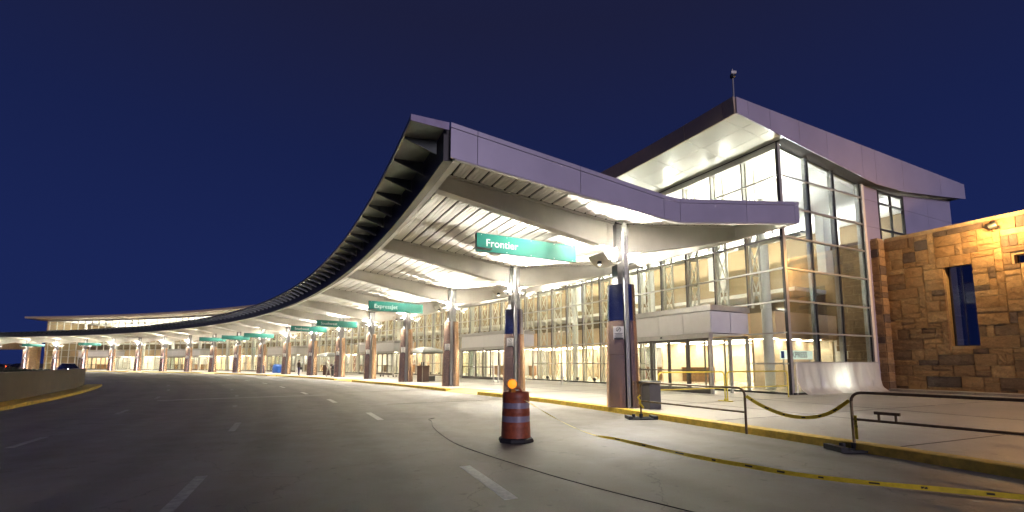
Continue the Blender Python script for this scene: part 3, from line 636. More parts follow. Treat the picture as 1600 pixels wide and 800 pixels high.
# ---------------------------------------------------------------- entrance vestibules
def vestibule(k0, k1, label):
    km = (k0+k1)/2; t = polar_thing('entrance_vestibule', label, 'vestibule', 7.7, km, .152, 'glass entrance vestibules along the terminal front')
    w = (k1-k0)*DK*(R0+7.7); h = w/2; D_ = 2.72
    n = max(2, round(w/1.75)); pw = w/n
    for i in range(n): MB().box((.03,-h+pw*(i+.5),3.36), (.06,pw-.016,1.02)).build('cladding_panel', M['vest'], t)
    for s_ in (-1, 1):
        for j in range(2): MB().box((.06+D_/4+j*D_/2,s_*(h-.03),3.36), (D_/2-.03,.06,1.02)).build('cladding_panel', M['vest'], t)
    MB().box((D_/2,0,4.03), (D_+.16,w+.2,.26)).build('roof_cap', M['alu'], t)
    MB().box((D_/2+.06,0,3.36), (D_-.1,w-.14,.98)).build('panel_backing', M['backing'], t)
    hd_ = MB().box((-.03,0,2.72), (.28,w+.02,.22)).build('door_header', M['alu'], t)
    MB().box((-.19,-h*.1,2.72), (.05,.10,.07)).build('sensor', M['sign_dark'], hd_)
    MB().box((D_/2,0,2.80), (D_-.3,w-.3,.04)).build('vestibule_ceiling', M['ceil'], t)
    MB().box((D_/2,0,2.765), (.5,w*.6,.02)).build('ceiling_lamp', M['warm2'], t)
    for y in (-h+.06, h-.06):
        for x in (.0, D_*.5, D_-.05): MB().box((x+.02,y,1.305), (.13,.12,2.61)).build('corner_post', M['alu'], t)
    nd = max(3, round(w/1.25)); dw = (w-.28)/nd
    for i in range(nd):
        y = -h+.14+dw*(i+.5); f_ = MB(); a, b = y-dw/2+.012, y+dw/2-.012
        f_.box((.03,a+.035,1.305), (.06,.07,2.6)).box((.03,b-.035,1.305), (.06,.07,2.6)).box((.03,y,.10), (.05,dw-.17,.20)).box((.03,y,2.55), (.05,dw-.17,.10)).box((.03,y,1.07), (.05,dw-.17,.07))
        dr = f_.build('door', M['doorframe'], t)
        for z0, z1 in ((.21,1.03),(1.11,2.49)): MB().box((.03,y,(z0+z1)/2), (.012,dw-.17,z1-z0)).build('pane', M['glass'], dr)
    for y in (-h+.03, h-.03):
        for j in range(2):
            x = .10+D_/4+j*D_/2-.03; MB().box((x,y,1.32), (D_/2-.16,.012,2.5)).build('side_pane', M['glass'], t)
    f_ = MB()
    for i in range(nd+1): f_.box((D_+.0,-h+.14+dw*i,1.305), (.06,.07,2.6))
    f_.box((D_,0,2.68), (.08,w-.1,.14)); f_.build('inner_door_frame', M['doorframe'], t)
for i, (a, b) in enumerate(VEST):
    vestibule(a, b, ['near grey-clad glass entrance vestibule beside the yellow barriers','grey-clad glass vestibule just left of the second column','pale-clad glass vestibule beyond the parasol check-in stand','fourth glass vestibule from the near end, with grey cladding above its doors','fifth glass vestibule from the near end, far down the curve','farthest glass vestibule, near the left end of the curve'][i])

# ---------------------------------------------------------------- stone wall on the right
sw_ = thing('stone_wall', 'tall tan sandstone screen wall with narrow blue opening, right of the glass tower', 'wall', W(18.5,-.2,.15))
RS = 18.5; SPK = DK*(R0+RS); HW = 8.27; KS = .097
def ks(s): return KS-s/SPK
mb = MB()
O1 = (2.38, 3.40, 2.37, 6.24); O2 = (4.79, 6.2, 5.80, 6.31)
def body(s0, s1, z0, z1): mb.sweep([(RS+.05,z0),(RS+.62,z0),(RS+.62,z1),(RS+.05,z1)], arc(ks(s0), ks(s1), .2))
body(0,O1[0],.15,HW-.06); body(O1[0],O1[1],.15,O1[2]); body(O1[0],O1[1],O1[3],HW-.06); body(O1[1],O2[0],.15,HW-.06); body(O2[0],O2[1],.15,O2[2]); body(O2[0],O2[1],O2[3],HW-.06); body(O2[1],11,.15,HW-.06)
mb.build('wall_core', M['mortar'], sw_, world=True)
MB().sweep([(17.95,.15),(18.54,.15),(18.54,HW-.06),(17.95,HW-.06)], [KS+.005, KS+.2]).build('return_core', M['mortar'], sw_, world=True)
rng = random.Random(11)
vars_ = []
for i in range(10):
    b_ = MB(); pts_ = []
    nx, nz = 3, 3
    front = [[Vector((-.5+rng.uniform(-.06,.06), -.5+y/nx, -.5+z/nz)) for y in range(nx+1)] for z in range(nz+1)]
    for z in range(nz+1):
        for y in range(nx+1):
            v = front[z][y]
            if y in (0,nx): v.y *= .990-rng.random()*.012; v.x += .05
            if z in (0,nz): v.z *= .982-rng.random()*.018; v.x += .05
            if 0 < y < nx: v.y += rng.uniform(-.06,.06)
            if 0 < z < nz: v.z += rng.uniform(-.06,.06)
    vs = [v for row in front for v in row]; n0 = len(vs); idx = lambda z, y: z*(nx+1)+y
    fs2 = [(idx(z,y),idx(z,y+1),idx(z+1,y+1),idx(z+1,y)) for z in range(nz) for y in range(nx)]
    rim = [idx(0,y) for y in range(nx+1)]+[idx(z,nx) for z in range(1,nz+1)]+[idx(nz,y) for y in range(nx-1,-1,-1)]+[idx(z,0) for z in range(nz-1,0,-1)]
    back = [Vector((.5, vs[i_].y, vs[i_].z)) for i_ in rim]; vs += back; L_ = len(rim)
    for a in range(L_): c2 = (a+1) % L_; fs2.append((rim[a], rim[c2], n0+c2, n0+a))
    b_.add(vs, fs2); o = b_.build('stone', M['stone']); vars_.append(o.data); bpy.data.objects.remove(o)
nst = 0
def stone(pos, rz, w, h, d):
    global nst
    o = link('stone', rng.choice(vars_), sw_); o.location = pos-sw_.location; o.rotation_euler = (0, 0, rz); o.scale = (d, w, h); nst += 1
U = .262; NX, NZ = int(10.6/U), int((HW-.15)/U); occ = [[False]*NX for _ in range(NZ)]
def blocked(x, z):
    s0, z0 = (x+.5)*U, .15+(z+.5)*U
    for O in (O1, O2):
        if O[0] < s0 < O[1] and O[2] < z0 < O[3]: return True
    return False
for z in range(NZ):
    for x in range(NX):
        if blocked(x, z): occ[z][x] = True
for z in range(NZ):
    for x in range(NX):
        if occ[z][x]: continue
        hh = rng.choice([1,1,1,2,2]); ww = rng.choice([2,3,3,4,5] if hh > 1 else [1,2,2,3,4])
        while ww > 1 and (x+ww > NX or any(occ[z][x+i] for i in range(ww))): ww -= 1
        while hh > 1 and (z+hh > NZ or any(occ[z+j][x+i] for j in range(hh) for i in range(ww))): hh -= 1
        if ww == 1 and hh < 2 and z+1 < NZ and not occ[z+1][x]: hh = 2
        if ww < hh and ww > 1: hh = 1
        for j in range(hh):
            for i in range(ww): occ[z+j][x+i] = True
        sc, zc = (x+ww/2)*U, .15+(z+hh/2)*U; kk = ks(sc)
        stone(W(RS+.04+rng.uniform(-.02,.02), kk, zc), ang(kk), ww*U-.012, hh*U-.012, .16)
# stones of the projecting return beside the tower: its lit end face, then its front
z = .15
while z < HW-.2:
    h_ = rng.uniform(.26,.5); h_ = min(h_, HW-z)
    stone(W(18.20, KS+.003, z+h_/2), ang(KS)+PI/2, .60, h_-.012, .10)
    stone(W(17.93, KS+.03, z+h_/2), ang(KS), .46, h_-.012, .12); z += h_
ins = MB(); z = .15
while z < HW-.2:
    h_ = rng.uniform(.3,.5); h_ = min(h_, HW-z); k = KS+.06+rng.uniform(0,.03)
    while k < KS+.19:
        wk = rng.uniform(.05,.11); ins.sweep([(17.93+rng.uniform(-.02,.02),z+.008),(18.0,z+.008),(18.0,z+h_-.01),(17.93+rng.uniform(-.02,.02),z+h_-.01)], [k, k+wk-.002]); k += wk
    z += h_
tag(ins.build('indoor_stones', M['stone'], sw_, world=True), kind='stuff')
for (a, b, c_, d_) in (O1, O2):
    mid = (c_+d_)/2+.6 if d_-c_ > 2 else None
    MB().sweep([(RS+.36,c_-.02),(RS+.372,c_-.02),(RS+.372,d_+.02),(RS+.36,d_+.02)], [ks(a-.02), ks(b+.02)]).build('opening_pane', M['glass_sky'], sw_, world=True)
    f_ = MB().sweep([(RS+.34,c_),(RS+.39,c_),(RS+.39,c_+.04),(RS+.34,c_+.04)], [ks(a),ks(b)]).sweep([(RS+.34,d_-.04),(RS+.39,d_-.04),(RS+.39,d_),(RS+.34,d_)], [ks(a),ks(b)])
    if d_-c_ > 2: f_.sweep([(RS+.352,c_+.04),(RS+.38,c_+.04),(RS+.38,d_-.04),(RS+.352,d_-.04)], [ks((a+b)/2-.008), ks((a+b)/2+.008)])
    f_.build('opening_frame', M['dark_alu'], sw_, world=True)
wl_ = polar_thing('wall_floodlight', 'round floodlight glowing on the sandstone wall', 'lamp', RS-.04, ks(4.42), 7.62)
MB().box((-.02,0,0), (.08,.16,.16)).build('mounting_plate', M['sign_dark'], wl_)
MB().tube([(-.05,0,0),(-.32,0,.05)], .03, 8).build('bracket_arm', M['sign_dark'], wl_)
hd_ = MB().lathe([(.02,-.17),(.11,-.15),(.14,0),(.15,.12),(.135,.12)], 16).build('lamp_housing', M['sign_dark'], wl_, smooth=True); hd_.location = (-.36,.04,.06); hd_.rotation_euler = (math.radians(68), math.radians(38), 0)
MB().lathe([(.0,.10),(.134,.102),(.134,.112),(.0,.114)], 16).build('lens', M['flood'], hd_)
ld = bpy.data.lights.new('floodlight_glow', 'POINT'); ld.energy = 230; ld.color = (1,.56,.20); ld.shadow_soft_size = .12
lo = link('floodlight_lamp', ld, wl_); lo.location = (-1.05,-.25,-.10)
# low ledge at the foot of the stone wall
MB().sweep([(17.55,.15),(18.46,.15),(18.46,.27),(17.55,.27)], arc(-1.3, KS-.01)).build('wall_ledge', M['pave'], sw_, world=True)
# far end portal in stone
fp = thing('stone_portal', 'far stone end wall with wide dark opening, at the left end of the canopy', 'wall', W(9,19.5,0))
MB().sweep([(9.0,4.6),(9.8,4.6),(9.8,8.0),(9.0,8.0)], arc(K2+.02, 21.5)).build('lintel_wall', M['stone'], fp, world=True)
MB().sweep([(9.0,.15),(9.8,.15),(9.8,4.59),(9.0,4.59)], [K2+.02, K2+.35]).build('pier', M['stone'], fp, world=True)
MB().sweep([(9.0,.15),(9.8,.15),(9.8,4.59),(9.0,4.59)], [20.9, 21.5]).build('pier', M['stone'], fp, world=True)

# ---------------------------------------------------------------- street furniture near the camera
d_ = thing('traffic_drum', 'orange traffic drum with two pale bands and an amber lamp on top', 'traffic drum', (.08, 9.45, .009), .5)
MB().lathe([(.36,0),(.37,.02),(.35,.07),(.31,.09),(.30,.05)], 8).build('rubber_base', M['black'], d_)
pr_ = [(.300,.06),(.298,.10),(.288,.30)]
MB().lathe([(0.2976,.05),(0.2951,.17),(0.2909,.30),(0.2917,.31),(0.2905,.32),(0.2871,.40)], 28).build('drum_body', M['drum'], d_, smooth=True)
MB().lathe([(0.2871,.4005),(0.2846,.515)], 28).build('pale_band', M['drum_w'], d_, smooth=True)
MB().lathe([(0.2846,.5155),(0.2829,.57),(0.2846,.575),(0.2812,.60),(0.2787,.665)], 28).build('drum_body', M['drum'], d_, smooth=True)
MB().lathe([(0.2787,.6655),(0.2762,.775)], 28).build('pale_band', M['drum_w'], d_, smooth=True)
MB().lathe([(0.2762,.7755),(0.2745,.86),(0.2758,.865),(0.2720,.96),(0.2500,.99),(0.2250,.985),(0.2150,.95),(0.0850,.95)], 28).build('drum_body', M['drum'], d_, smooth=True)
MB().tube([(-.14,-.03,.985),(-.07,-.02,1.06),(.07,-.01,1.06),(.14,0,.985)], .022, 6).build('handle', M['drum'], d_)
lp = MB().box((-.13,-.08,1.0), (.10,.10,.10)).build('lamp_case', M['amber_rim'], d_)
rn = MB().lathe([(.03,-.035),(.105,-.035),(.112,-.02),(.112,.02),(.105,.035),(.03,.035)], 18); rn = rn.build('lamp_rim', M['amber_rim'], lp, smooth=True); rn.rotation_euler = (PI/2,0,-.45); rn.location = (-.13,-.08,1.15)
ln = MB().lathe([(.005,.058),(.05,.052),(.09,.036),(.09,-.036),(.05,-.052),(.005,-.058)], 18).build('lamp_lens', M['amber'], lp, smooth=True); ln.rotation_euler = (PI/2,0,-.45); ln.location = (-.13,-.08,1.15)

def bag(pts, w, name, parent=None, twist=0, mats=None, world=False, n=40):
    # ribbon through points (Catmull-Rom), with alternating print blocks as a child
    P_ = [Vector(p) for p in pts]; out = []
    for i in range(len(P_)-1):
        p0, p1, p2, p3 = P_[max(0,i-1)], P_[i], P_[i+1], P_[min(len(P_)-1,i+2)]
        for j in range(12):
            t = j/12; out.append(.5*((2*p1)+(p2-p0)*t+(2*p0-5*p1+4*p2-p3)*t*t+(3*p1-p0-3*p2+p3)*t**3))
    out.append(P_[-1]); fr = []
    for i, p in enumerate(out):
        d = (out[min(len(out)-1,i+1)]-out[max(0,i-1)]).normalized(); s_ = d.cross(Vector((0,0,1)))
        s_ = s_.normalized() if s_.length > 1e-3 else Vector((1,0,0)); a = twist(i/len(out)) if callable(twist) else twist
        fr.append((p, Matrix.Rotation(a, 3, d) @ s_, (Matrix.Rotation(a, 3, d) @ s_).cross(d)))
    ms = MB(); ms.loft([[p-s_*w/2-n_*.0006, p+s_*w/2-n_*.0006, p+s_*w/2+n_*.0006, p-s_*w/2+n_*.0006] for p, s_, n_ in fr]); o = ms.build(name, M['tape_y'], parent)
    pm = MB()
    for i in range(5, len(fr)-4, 9):
        L_ = rng.choice([1,2,2]); seg = fr[i:i+L_+1]
        pm.loft([[p-s_*w*.20-n_*.0012, p+s_*w*.20-n_*.0012, p+s_*w*.20+n_*.0012, p-s_*w*.20+n_*.0012] for p, s_, n_ in seg])
    tag(pm.build('tape_print', M['tape_k'], o), kind='stuff'); return o
bt = bag([(.0,9.22,.94),(.22,9.25,.86),(.55,9.3,.66),(1.05,9.4,.38),(1.62,9.45,.14),(2.13,9.45,.045),(2.62,8.5,.04),(3.12,7.62,.04),(3.55,7.05,.042),(3.93,6.58,.04),(4.5,6.14,.044),(5.14,5.84,.04),(5.89,5.45,.042),(6.9,4.9,.04)], .064, 'caution_tape', twist=lambda u: (1.0 if u > .42 else .15+.85*max(0,(u-.32)/.1))+.22*math.sin(u*23)+.12*math.sin(u*61))
tag(bt, 'yellow caution tape running from the orange drum along the road', 'caution tape')
bt2 = bag([(5.12,10.12,.86),(5.3,9.85,.68),(5.55,9.45,.53),(5.82,9.1,.52),(6.02,8.8,.64),(6.17,8.47,.90)], .07, 'caution_tape', twist=lambda u: .9+1.6*u)
tag(bt2, 'yellow caution tape sagging between the two dark barriers', 'caution tape')

def barrier(name, A, B, h, low, m_bar, label, cat, m_post=None, rad=.025, base='plate', flip=False, ends=(True, True)):
    A = Vector(A); B = Vector(B); t = thing(name, label, cat, A, math.atan2(B.y-A.y, B.x-A.x)); L = (B.xy-A.xy).length; dz = B.z-A.z; c = .16
    def zz(x): return dz*x/L
    P_ = [(0,0,.03)]
    for i in range(6): a = PI/2*i/5; P_.append((c-c*math.cos(a),0,h-c+c*math.sin(a)))
    for i in range(6): a = PI/2*i/5; P_.append((L-c+c*math.sin(a),0,h-c+c*math.cos(a)+dz))
    P_.append((L,0,.03+dz))
    mid = len(P_)//2
    MB().tube(P_[1:-1], rad, 10).build('top_rail', M[m_bar], t, smooth=True)
    MB().tube([P_[0],P_[1]], rad*1.02, 10).build('post', M[m_post or m_bar], t, smooth=True); MB().tube([P_[-1],P_[-2]], rad*1.02, 10).build('post', M[m_post or m_bar], t, smooth=True)
    MB().tube([(0,0,low),(L,0,low+dz)], rad*.9, 10).build('lower_rail', M[m_bar], t, smooth=True)
    for on, x in zip(ends, (0, L)):
        if not on: continue
        if base == 'plate':
            b_ = MB().box((x,0,zz(x)+.022), (.74,.10,.04)).box((x,-.20,zz(x)+.02), (.80,.08,.036)).box((x,.20,zz(x)+.02), (.80,.08,.036)).box((x-.35,0,zz(x)+.05), (.12,.46,.09)).box((x+.35,0,zz(x)+.05), (.12,.46,.09))
            b_.lathe([(.055,.04),(.055,.14),(.03,.14)], 10, (x,0,zz(x))).lathe([(.05,.04),(.05,.13),(.03,.13)], 10, (x-.2,.03,zz(x))); fo = b_.build('foot', M['black'], t); fo.rotation_euler = (0, 0, -math.atan2(B.y-A.y, B.x-A.x)); fo.location = Vector((x,0,0))-Matrix.Rotation(fo.rotation_euler.z, 3, 'Z') @ Vector((x,0,0))
        else:
            b_ = MB().box((x,0,zz(x)+.02), (.10,.58,.02)).box((x,.22,zz(x)+.03), (.16,.10,.02)).box((x,-.22,zz(x)+.03), (.16,.10,.02)); b_.lathe([(.06,.03),(.05,.10),(.03,.12)], 10, (x,0,zz(x))); b_.build('foot', M[m_bar], t)
    return t
b1 = barrier('pedestrian_barrier', (3.65,13.14,.009), (5.11,10.16,.009), 1.02, .50, 'rust', 'dark tube barrier on the kerb beside the grey bin', 'barrier', ends=(True, False))
MB().tube([(.0,-.02,.52),(.05,-.08,.44),(.10,-.04,.36),(.16,-.05,.32)], .03, 5).tube([(0,-.02,.5),(-.03,-.07,.60),(.04,-.06,.66)], .022, 5).build('knotted_tape', M['tape_y'], b1)
b2 = barrier('pedestrian_barrier', (6.18,8.44,.009), (7.95,5.62,.009), 1.04, .56, 'rust', 'brown tube barrier at the right edge of the road', 'barrier', m_post='rustpost', ends=(True, False))
pb = MB().box((.52,-.0,.70), (.36,.05,.05)).tube([(.40,0,.57),(.40,0,.69)], .02, 6).tube([(.64,0,.57),(.64,0,.69)], .02, 6).build('link_bracket', M['rust'], b2)
tp = MB().box((.055,-.03,.42), (.05,.004,.42)).build('tape_tail', M['tape_y'], b2); text_part('tape_lettering', 'CAUT', .07, M['tape_k'], tp, Matrix.Translation((.037,-.034,.60)) @ Matrix.Rotation(PI/2, 4, 'X') @ Matrix.Rotation(-PI/2, 4, 'Z'), .001)
barrier('pedestrian_barrier', (5.10,15.75,.153), (8.0,17.3,.153), 1.08, .52, 'ybar', 'yellow tube barrier on the pavement, left of the pair', 'barrier', base='wide', group=None) if False else None
y1 = barrier('pedestrian_barrier', (5.05,15.9,.153), (7.95,17.25,.153), 1.10, .50, 'ybar', 'left yellow tube barrier of the pair before the vestibule doors', 'barrier', base='wide', ends=(False, True)); y1['group'] = 'yellow barriers on the pavement'
y2 = barrier('pedestrian_barrier', (8.05,17.28,.153), (11.3,18.9,.153), 1.10, .50, 'ybar', 'right yellow tube barrier of the pair, next to the plastic sheet', 'barrier', base='wide', ends=(False, False)); y2['group'] = 'yellow barriers on the pavement'

tb = polar_thing('litter_bin', 'grey litter bin with dark lid beside the first column', 'bin', .36, -.11, .152)
MB().loft([[Vector((x*s_, y*s_, z)) for x, y in ((-.23,-.23),(.23,-.23),(.23,.23),(-.23,.23))] for z, s_ in ((0,.94),(.02,1),(.74,1.0),(.76,.97))]).build('bin_body', M['bin'], tb, bevel=.012)
MB().loft([[Vector((x*s_, y*s_, z)) for x, y in ((-.25,-.25),(.25,-.25),(.25,.25),(-.25,.25))] for z, s_ in ((.765,1),(.84,1),(.87,.8))]).build('bin_lid', M['sign_dark'], tb, bevel=.01)

# plastic sheeting along the tower's side glass
ps = thing('plastic_sheet', 'crumpled translucent plastic sheet hung along the foot of the side glass', 'plastic sheet', W(13.8, KC, .15))
rng = random.Random(5); nU, nV = 70, 16; vs = []; a_ = ang(KC); tt = Vector((-math.sin(a_), math.cos(a_), 0))
for j in range(nV+1):
    v = j/nV
    for i in range(nU+1):
        u = i/nU; r = 10.62+6.7*u-(.35*v**3 if u > .9 else 0)
        off = -.22-.07*math.sin(u*37+2*v)*v-.05*math.sin(u*71-3*v)*v**.5-.16*v**4-.05*math.sin(u*13+1)*v
        if v > .85: off -= (v-.85)*1.3*(1+.5*math.sin(u*53))
        z = 1.60-1.43*v+.02*math.sin(u*16)*(1-v); z = max(z, .165+.012*math.sin(u*90+v*20))
        if u > .94 and v > .5: off -= .25*(u-.94)/.06*(v-.5)
        vs.append(W(r, KC, z)+tt*off)
sh = MB().add(vs, [(j*(nU+1)+i, j*(nU+1)+i+1, (j+1)*(nU+1)+i+1, (j+1)*(nU+1)+i) for j in range(nV) for i in range(nU)]).build('film', M['film'], ps, smooth=True, world=True)
sh.data.set_sharp_from_angle(angle=PI)
MB().tube([W(10.5,KC,1.61)-tt*.22, W(17.4,KC,1.61)-tt*.22], .025, 6).build('hanging_rail', M['alu'], ps, world=True)
for r in (10.6,14,17.35): MB().tube([W(r,KC,.153)-tt*.20, W(r,KC,1.61)-tt*.20], .02, 6).build('rail_post', M['alu'], ps, world=True)

wk = polar_thing('work_lamp', 'bright work lamp glowing behind the plastic sheet', 'lamp', 14.2, KC+.12, .16)
MB().box((0,0,.02), (.34,.26,.03)).tube([(0,0,.03),(0,0,.42)], .018, 6).build('lamp_stand', M['sign_dark'], wk)
MB().box((0,.03,.50), (.30,.10,.22)).build('lamp_head', M['sign_dark'], wk, bevel=.01)
MB().box((0,-.026,.50), (.26,.01,.18)).build('lamp_glass', M['lit_board'], wk)
ld = bpy.data.lights.new('work_lamp_beam', 'SPOT'); ld.energy = 120; ld.color = (1,.92,.78); ld.spot_size = math.radians(150); ld.spot_blend = 1; ld.shadow_soft_size = .12
lo = link('work_lamp_light', ld, wk); lo.location = (0,-.05,.5); lo.rotation_euler = (PI/2, 0, 0); lo.rotation_euler = Vector((0,-1,0)).to_track_quat('-Z','Y').to_euler()

for (r, k, lab) in ((6.5,1.63,'slim grey bollard before the tall glass between first and second columns'),(5.15,2.43,'left slim grey bollard of the pair by the second column'),(4.9,2.30,'right slim grey bollard of the pair by the second column')):
    t = polar_thing('bollard', lab, 'bollard', r, k, .152, 'slim bollards on the pavement')
    MB().tube([(0,0,0),(0,0,1.2)], .055, 12).build('post', M['alu'], t, smooth=True); MB().lathe([(.057,1.2),(.04,1.25),(.005,1.26)], 12).build('cap', M['alu'], t, smooth=True); MB().lathe([(.10,0),(.10,.02),(.06,.03)], 12).build('base_plate', M['alu'], t)

def check_in(r, k, lab):
    t = polar_thing('check_in_stand', lab, 'check-in stand', r, k, .152, 'kerbside check-in stands under parasols', rz=.25)
    for x in (-1.0,1.0):
        for y in (-.8,.8): MB().tube([(x,y,0),(x,y,2.2)], .03, 6).build('canopy_post', M['alu'], t)
    MB().loft([[Vector((x*s_, y*s_, z)) for x, y in ((-1.2,-1.0),(1.2,-1.0),(1.2,1.0),(-1.2,1.0))] for z, s_ in ((2.17,1.0),(2.22,1.0),(2.42,.82),(2.60,.52),(2.68,.2),(2.69,.02))]).build('parasol_roof', M['umb'], t)
    MB().box((-.72,-.55,.58), (.72,.55,1.16)).build('podium', M['brown'], t, bevel=.01)
    MB().box((-.72,-.55,1.185), (.80,.62,.05)).build('podium_top', M['brown'], t)
    MB().box((-.70,-.45,1.36), (.30,.06,.28)).build('screen', M['sign_dark'], t)
    MB().box((.45,.2,.42), (1.0,.5,.05)).build('baggage_scale', M['alu'], t)
    MB().box((.45,.2,.20), (.9,.45,.38)).build('scale_base', M['sign_dark'], t)
check_in(1.5, 2.95, 'check-in stand with grey parasol roof between third and fourth columns')
check_in(2.2, 6.05, 'check-in stand with pale parasol roof beside the second walking person')

def cart(r, k, rz, lab):
    t = polar_thing('luggage_cart', lab, 'luggage cart', r, k, .152, 'luggage carts on the pavement', rz)
    MB().tube([(-.25,-.4,.18),(.25,-.4,.18),(.25,.45,.14),(-.25,.45,.14)], .018, 6, True).tube([(-.25,0,.16),(.25,0,.16)], .014, 6).build('bed_frame', M['alu'], t)
    MB().tube([(-.27,-.42,.18),(-.27,-.52,.95),(-.22,-.53,1.0),(.22,-.53,1.0),(.27,-.52,.95),(.27,-.42,.18)], .018, 6).build('handle', M['sign_dark'], t)
    for x, y in ((-.25,-.38),(.25,-.38),(0,.42)):
        w_ = MB().lathe([(.03,-.02),(.08,-.02),(.085,0),(.08,.02),(.03,.02)], 12).build('wheel', M['black'], t, smooth=True); w_.rotation_euler = (0,PI/2,0); w_.location = (x,y,.086)
cart(3.4,4.75,.6,'left luggage cart of the pair beyond the fourth column'); cart(3.9,4.5,.5,'right luggage cart of the pair beyond the fourth column')
bt_ = polar_thing('covered_trolley', 'bright blue tarpaulin over a trolley between eighth and ninth columns', 'covered trolley', 1.6, 7.75, .152)
rng = random.Random(2); rings = []
for z, s_ in ((.06,1.0),(.3,1.02),(.7,1.0),(1.0,.93),(1.12,.72)):
    ring = []
    for i in range(24):
        a = 2*PI*i/24; cx_, sx_ = math.cos(a), math.sin(a); ex = abs(cx_)**.45*(1 if cx_ > 0 else -1); ey = abs(sx_)**.45*(1 if sx_ > 0 else -1)
        ring.append(Vector((ex*.62*s_+rng.uniform(-.03,.03), ey*1.0*s_+rng.uniform(-.03,.03), z+(.12 if ey > .2 and z > .9 else 0)+rng.uniform(-.02,.02))))
    rings.append(ring)
MB().loft(rings).build('tarpaulin', M['blue'], bt_, smooth=True)
for x, y in ((-.45,-.8),(.45,-.8),(-.45,.8),(.45,.8)): MB().lathe([(.05,-.02),(.07,0),(.05,.02)], 10, (x,y,.072)).build('wheel', M['black'], bt_)
rb = polar_thing('brown_bin', 'tall dark brown litter bin between sixth and seventh columns', 'bin', 1.1, 5.72, .152)
MB().box((0,0,.62), (.55,.55,1.2)).build('bin_body', M['brown'], rb, bevel=.02); MB().box((0,0,1.26), (.60,.60,.07)).build('bin_lid', M['brown'], rb, bevel=.015); MB().box((-.02,-.28,.95), (.28,.012,.18)).build('bin_opening', M['letter'], rb)
gb = polar_thing('grey_bin', 'round grey litter bin beside the eighth column', 'bin', .95, 6.78, .152)
MB().lathe([(.24,0),(.28,.05),(.30,.80),(.27,.84)], 18).build('bin_body', M['vest'], gb, smooth=True); MB().lathe([(.30,.845),(.30,.90),(.16,.97)], 18).build('bin_lid', M['bin'], gb, smooth=True)

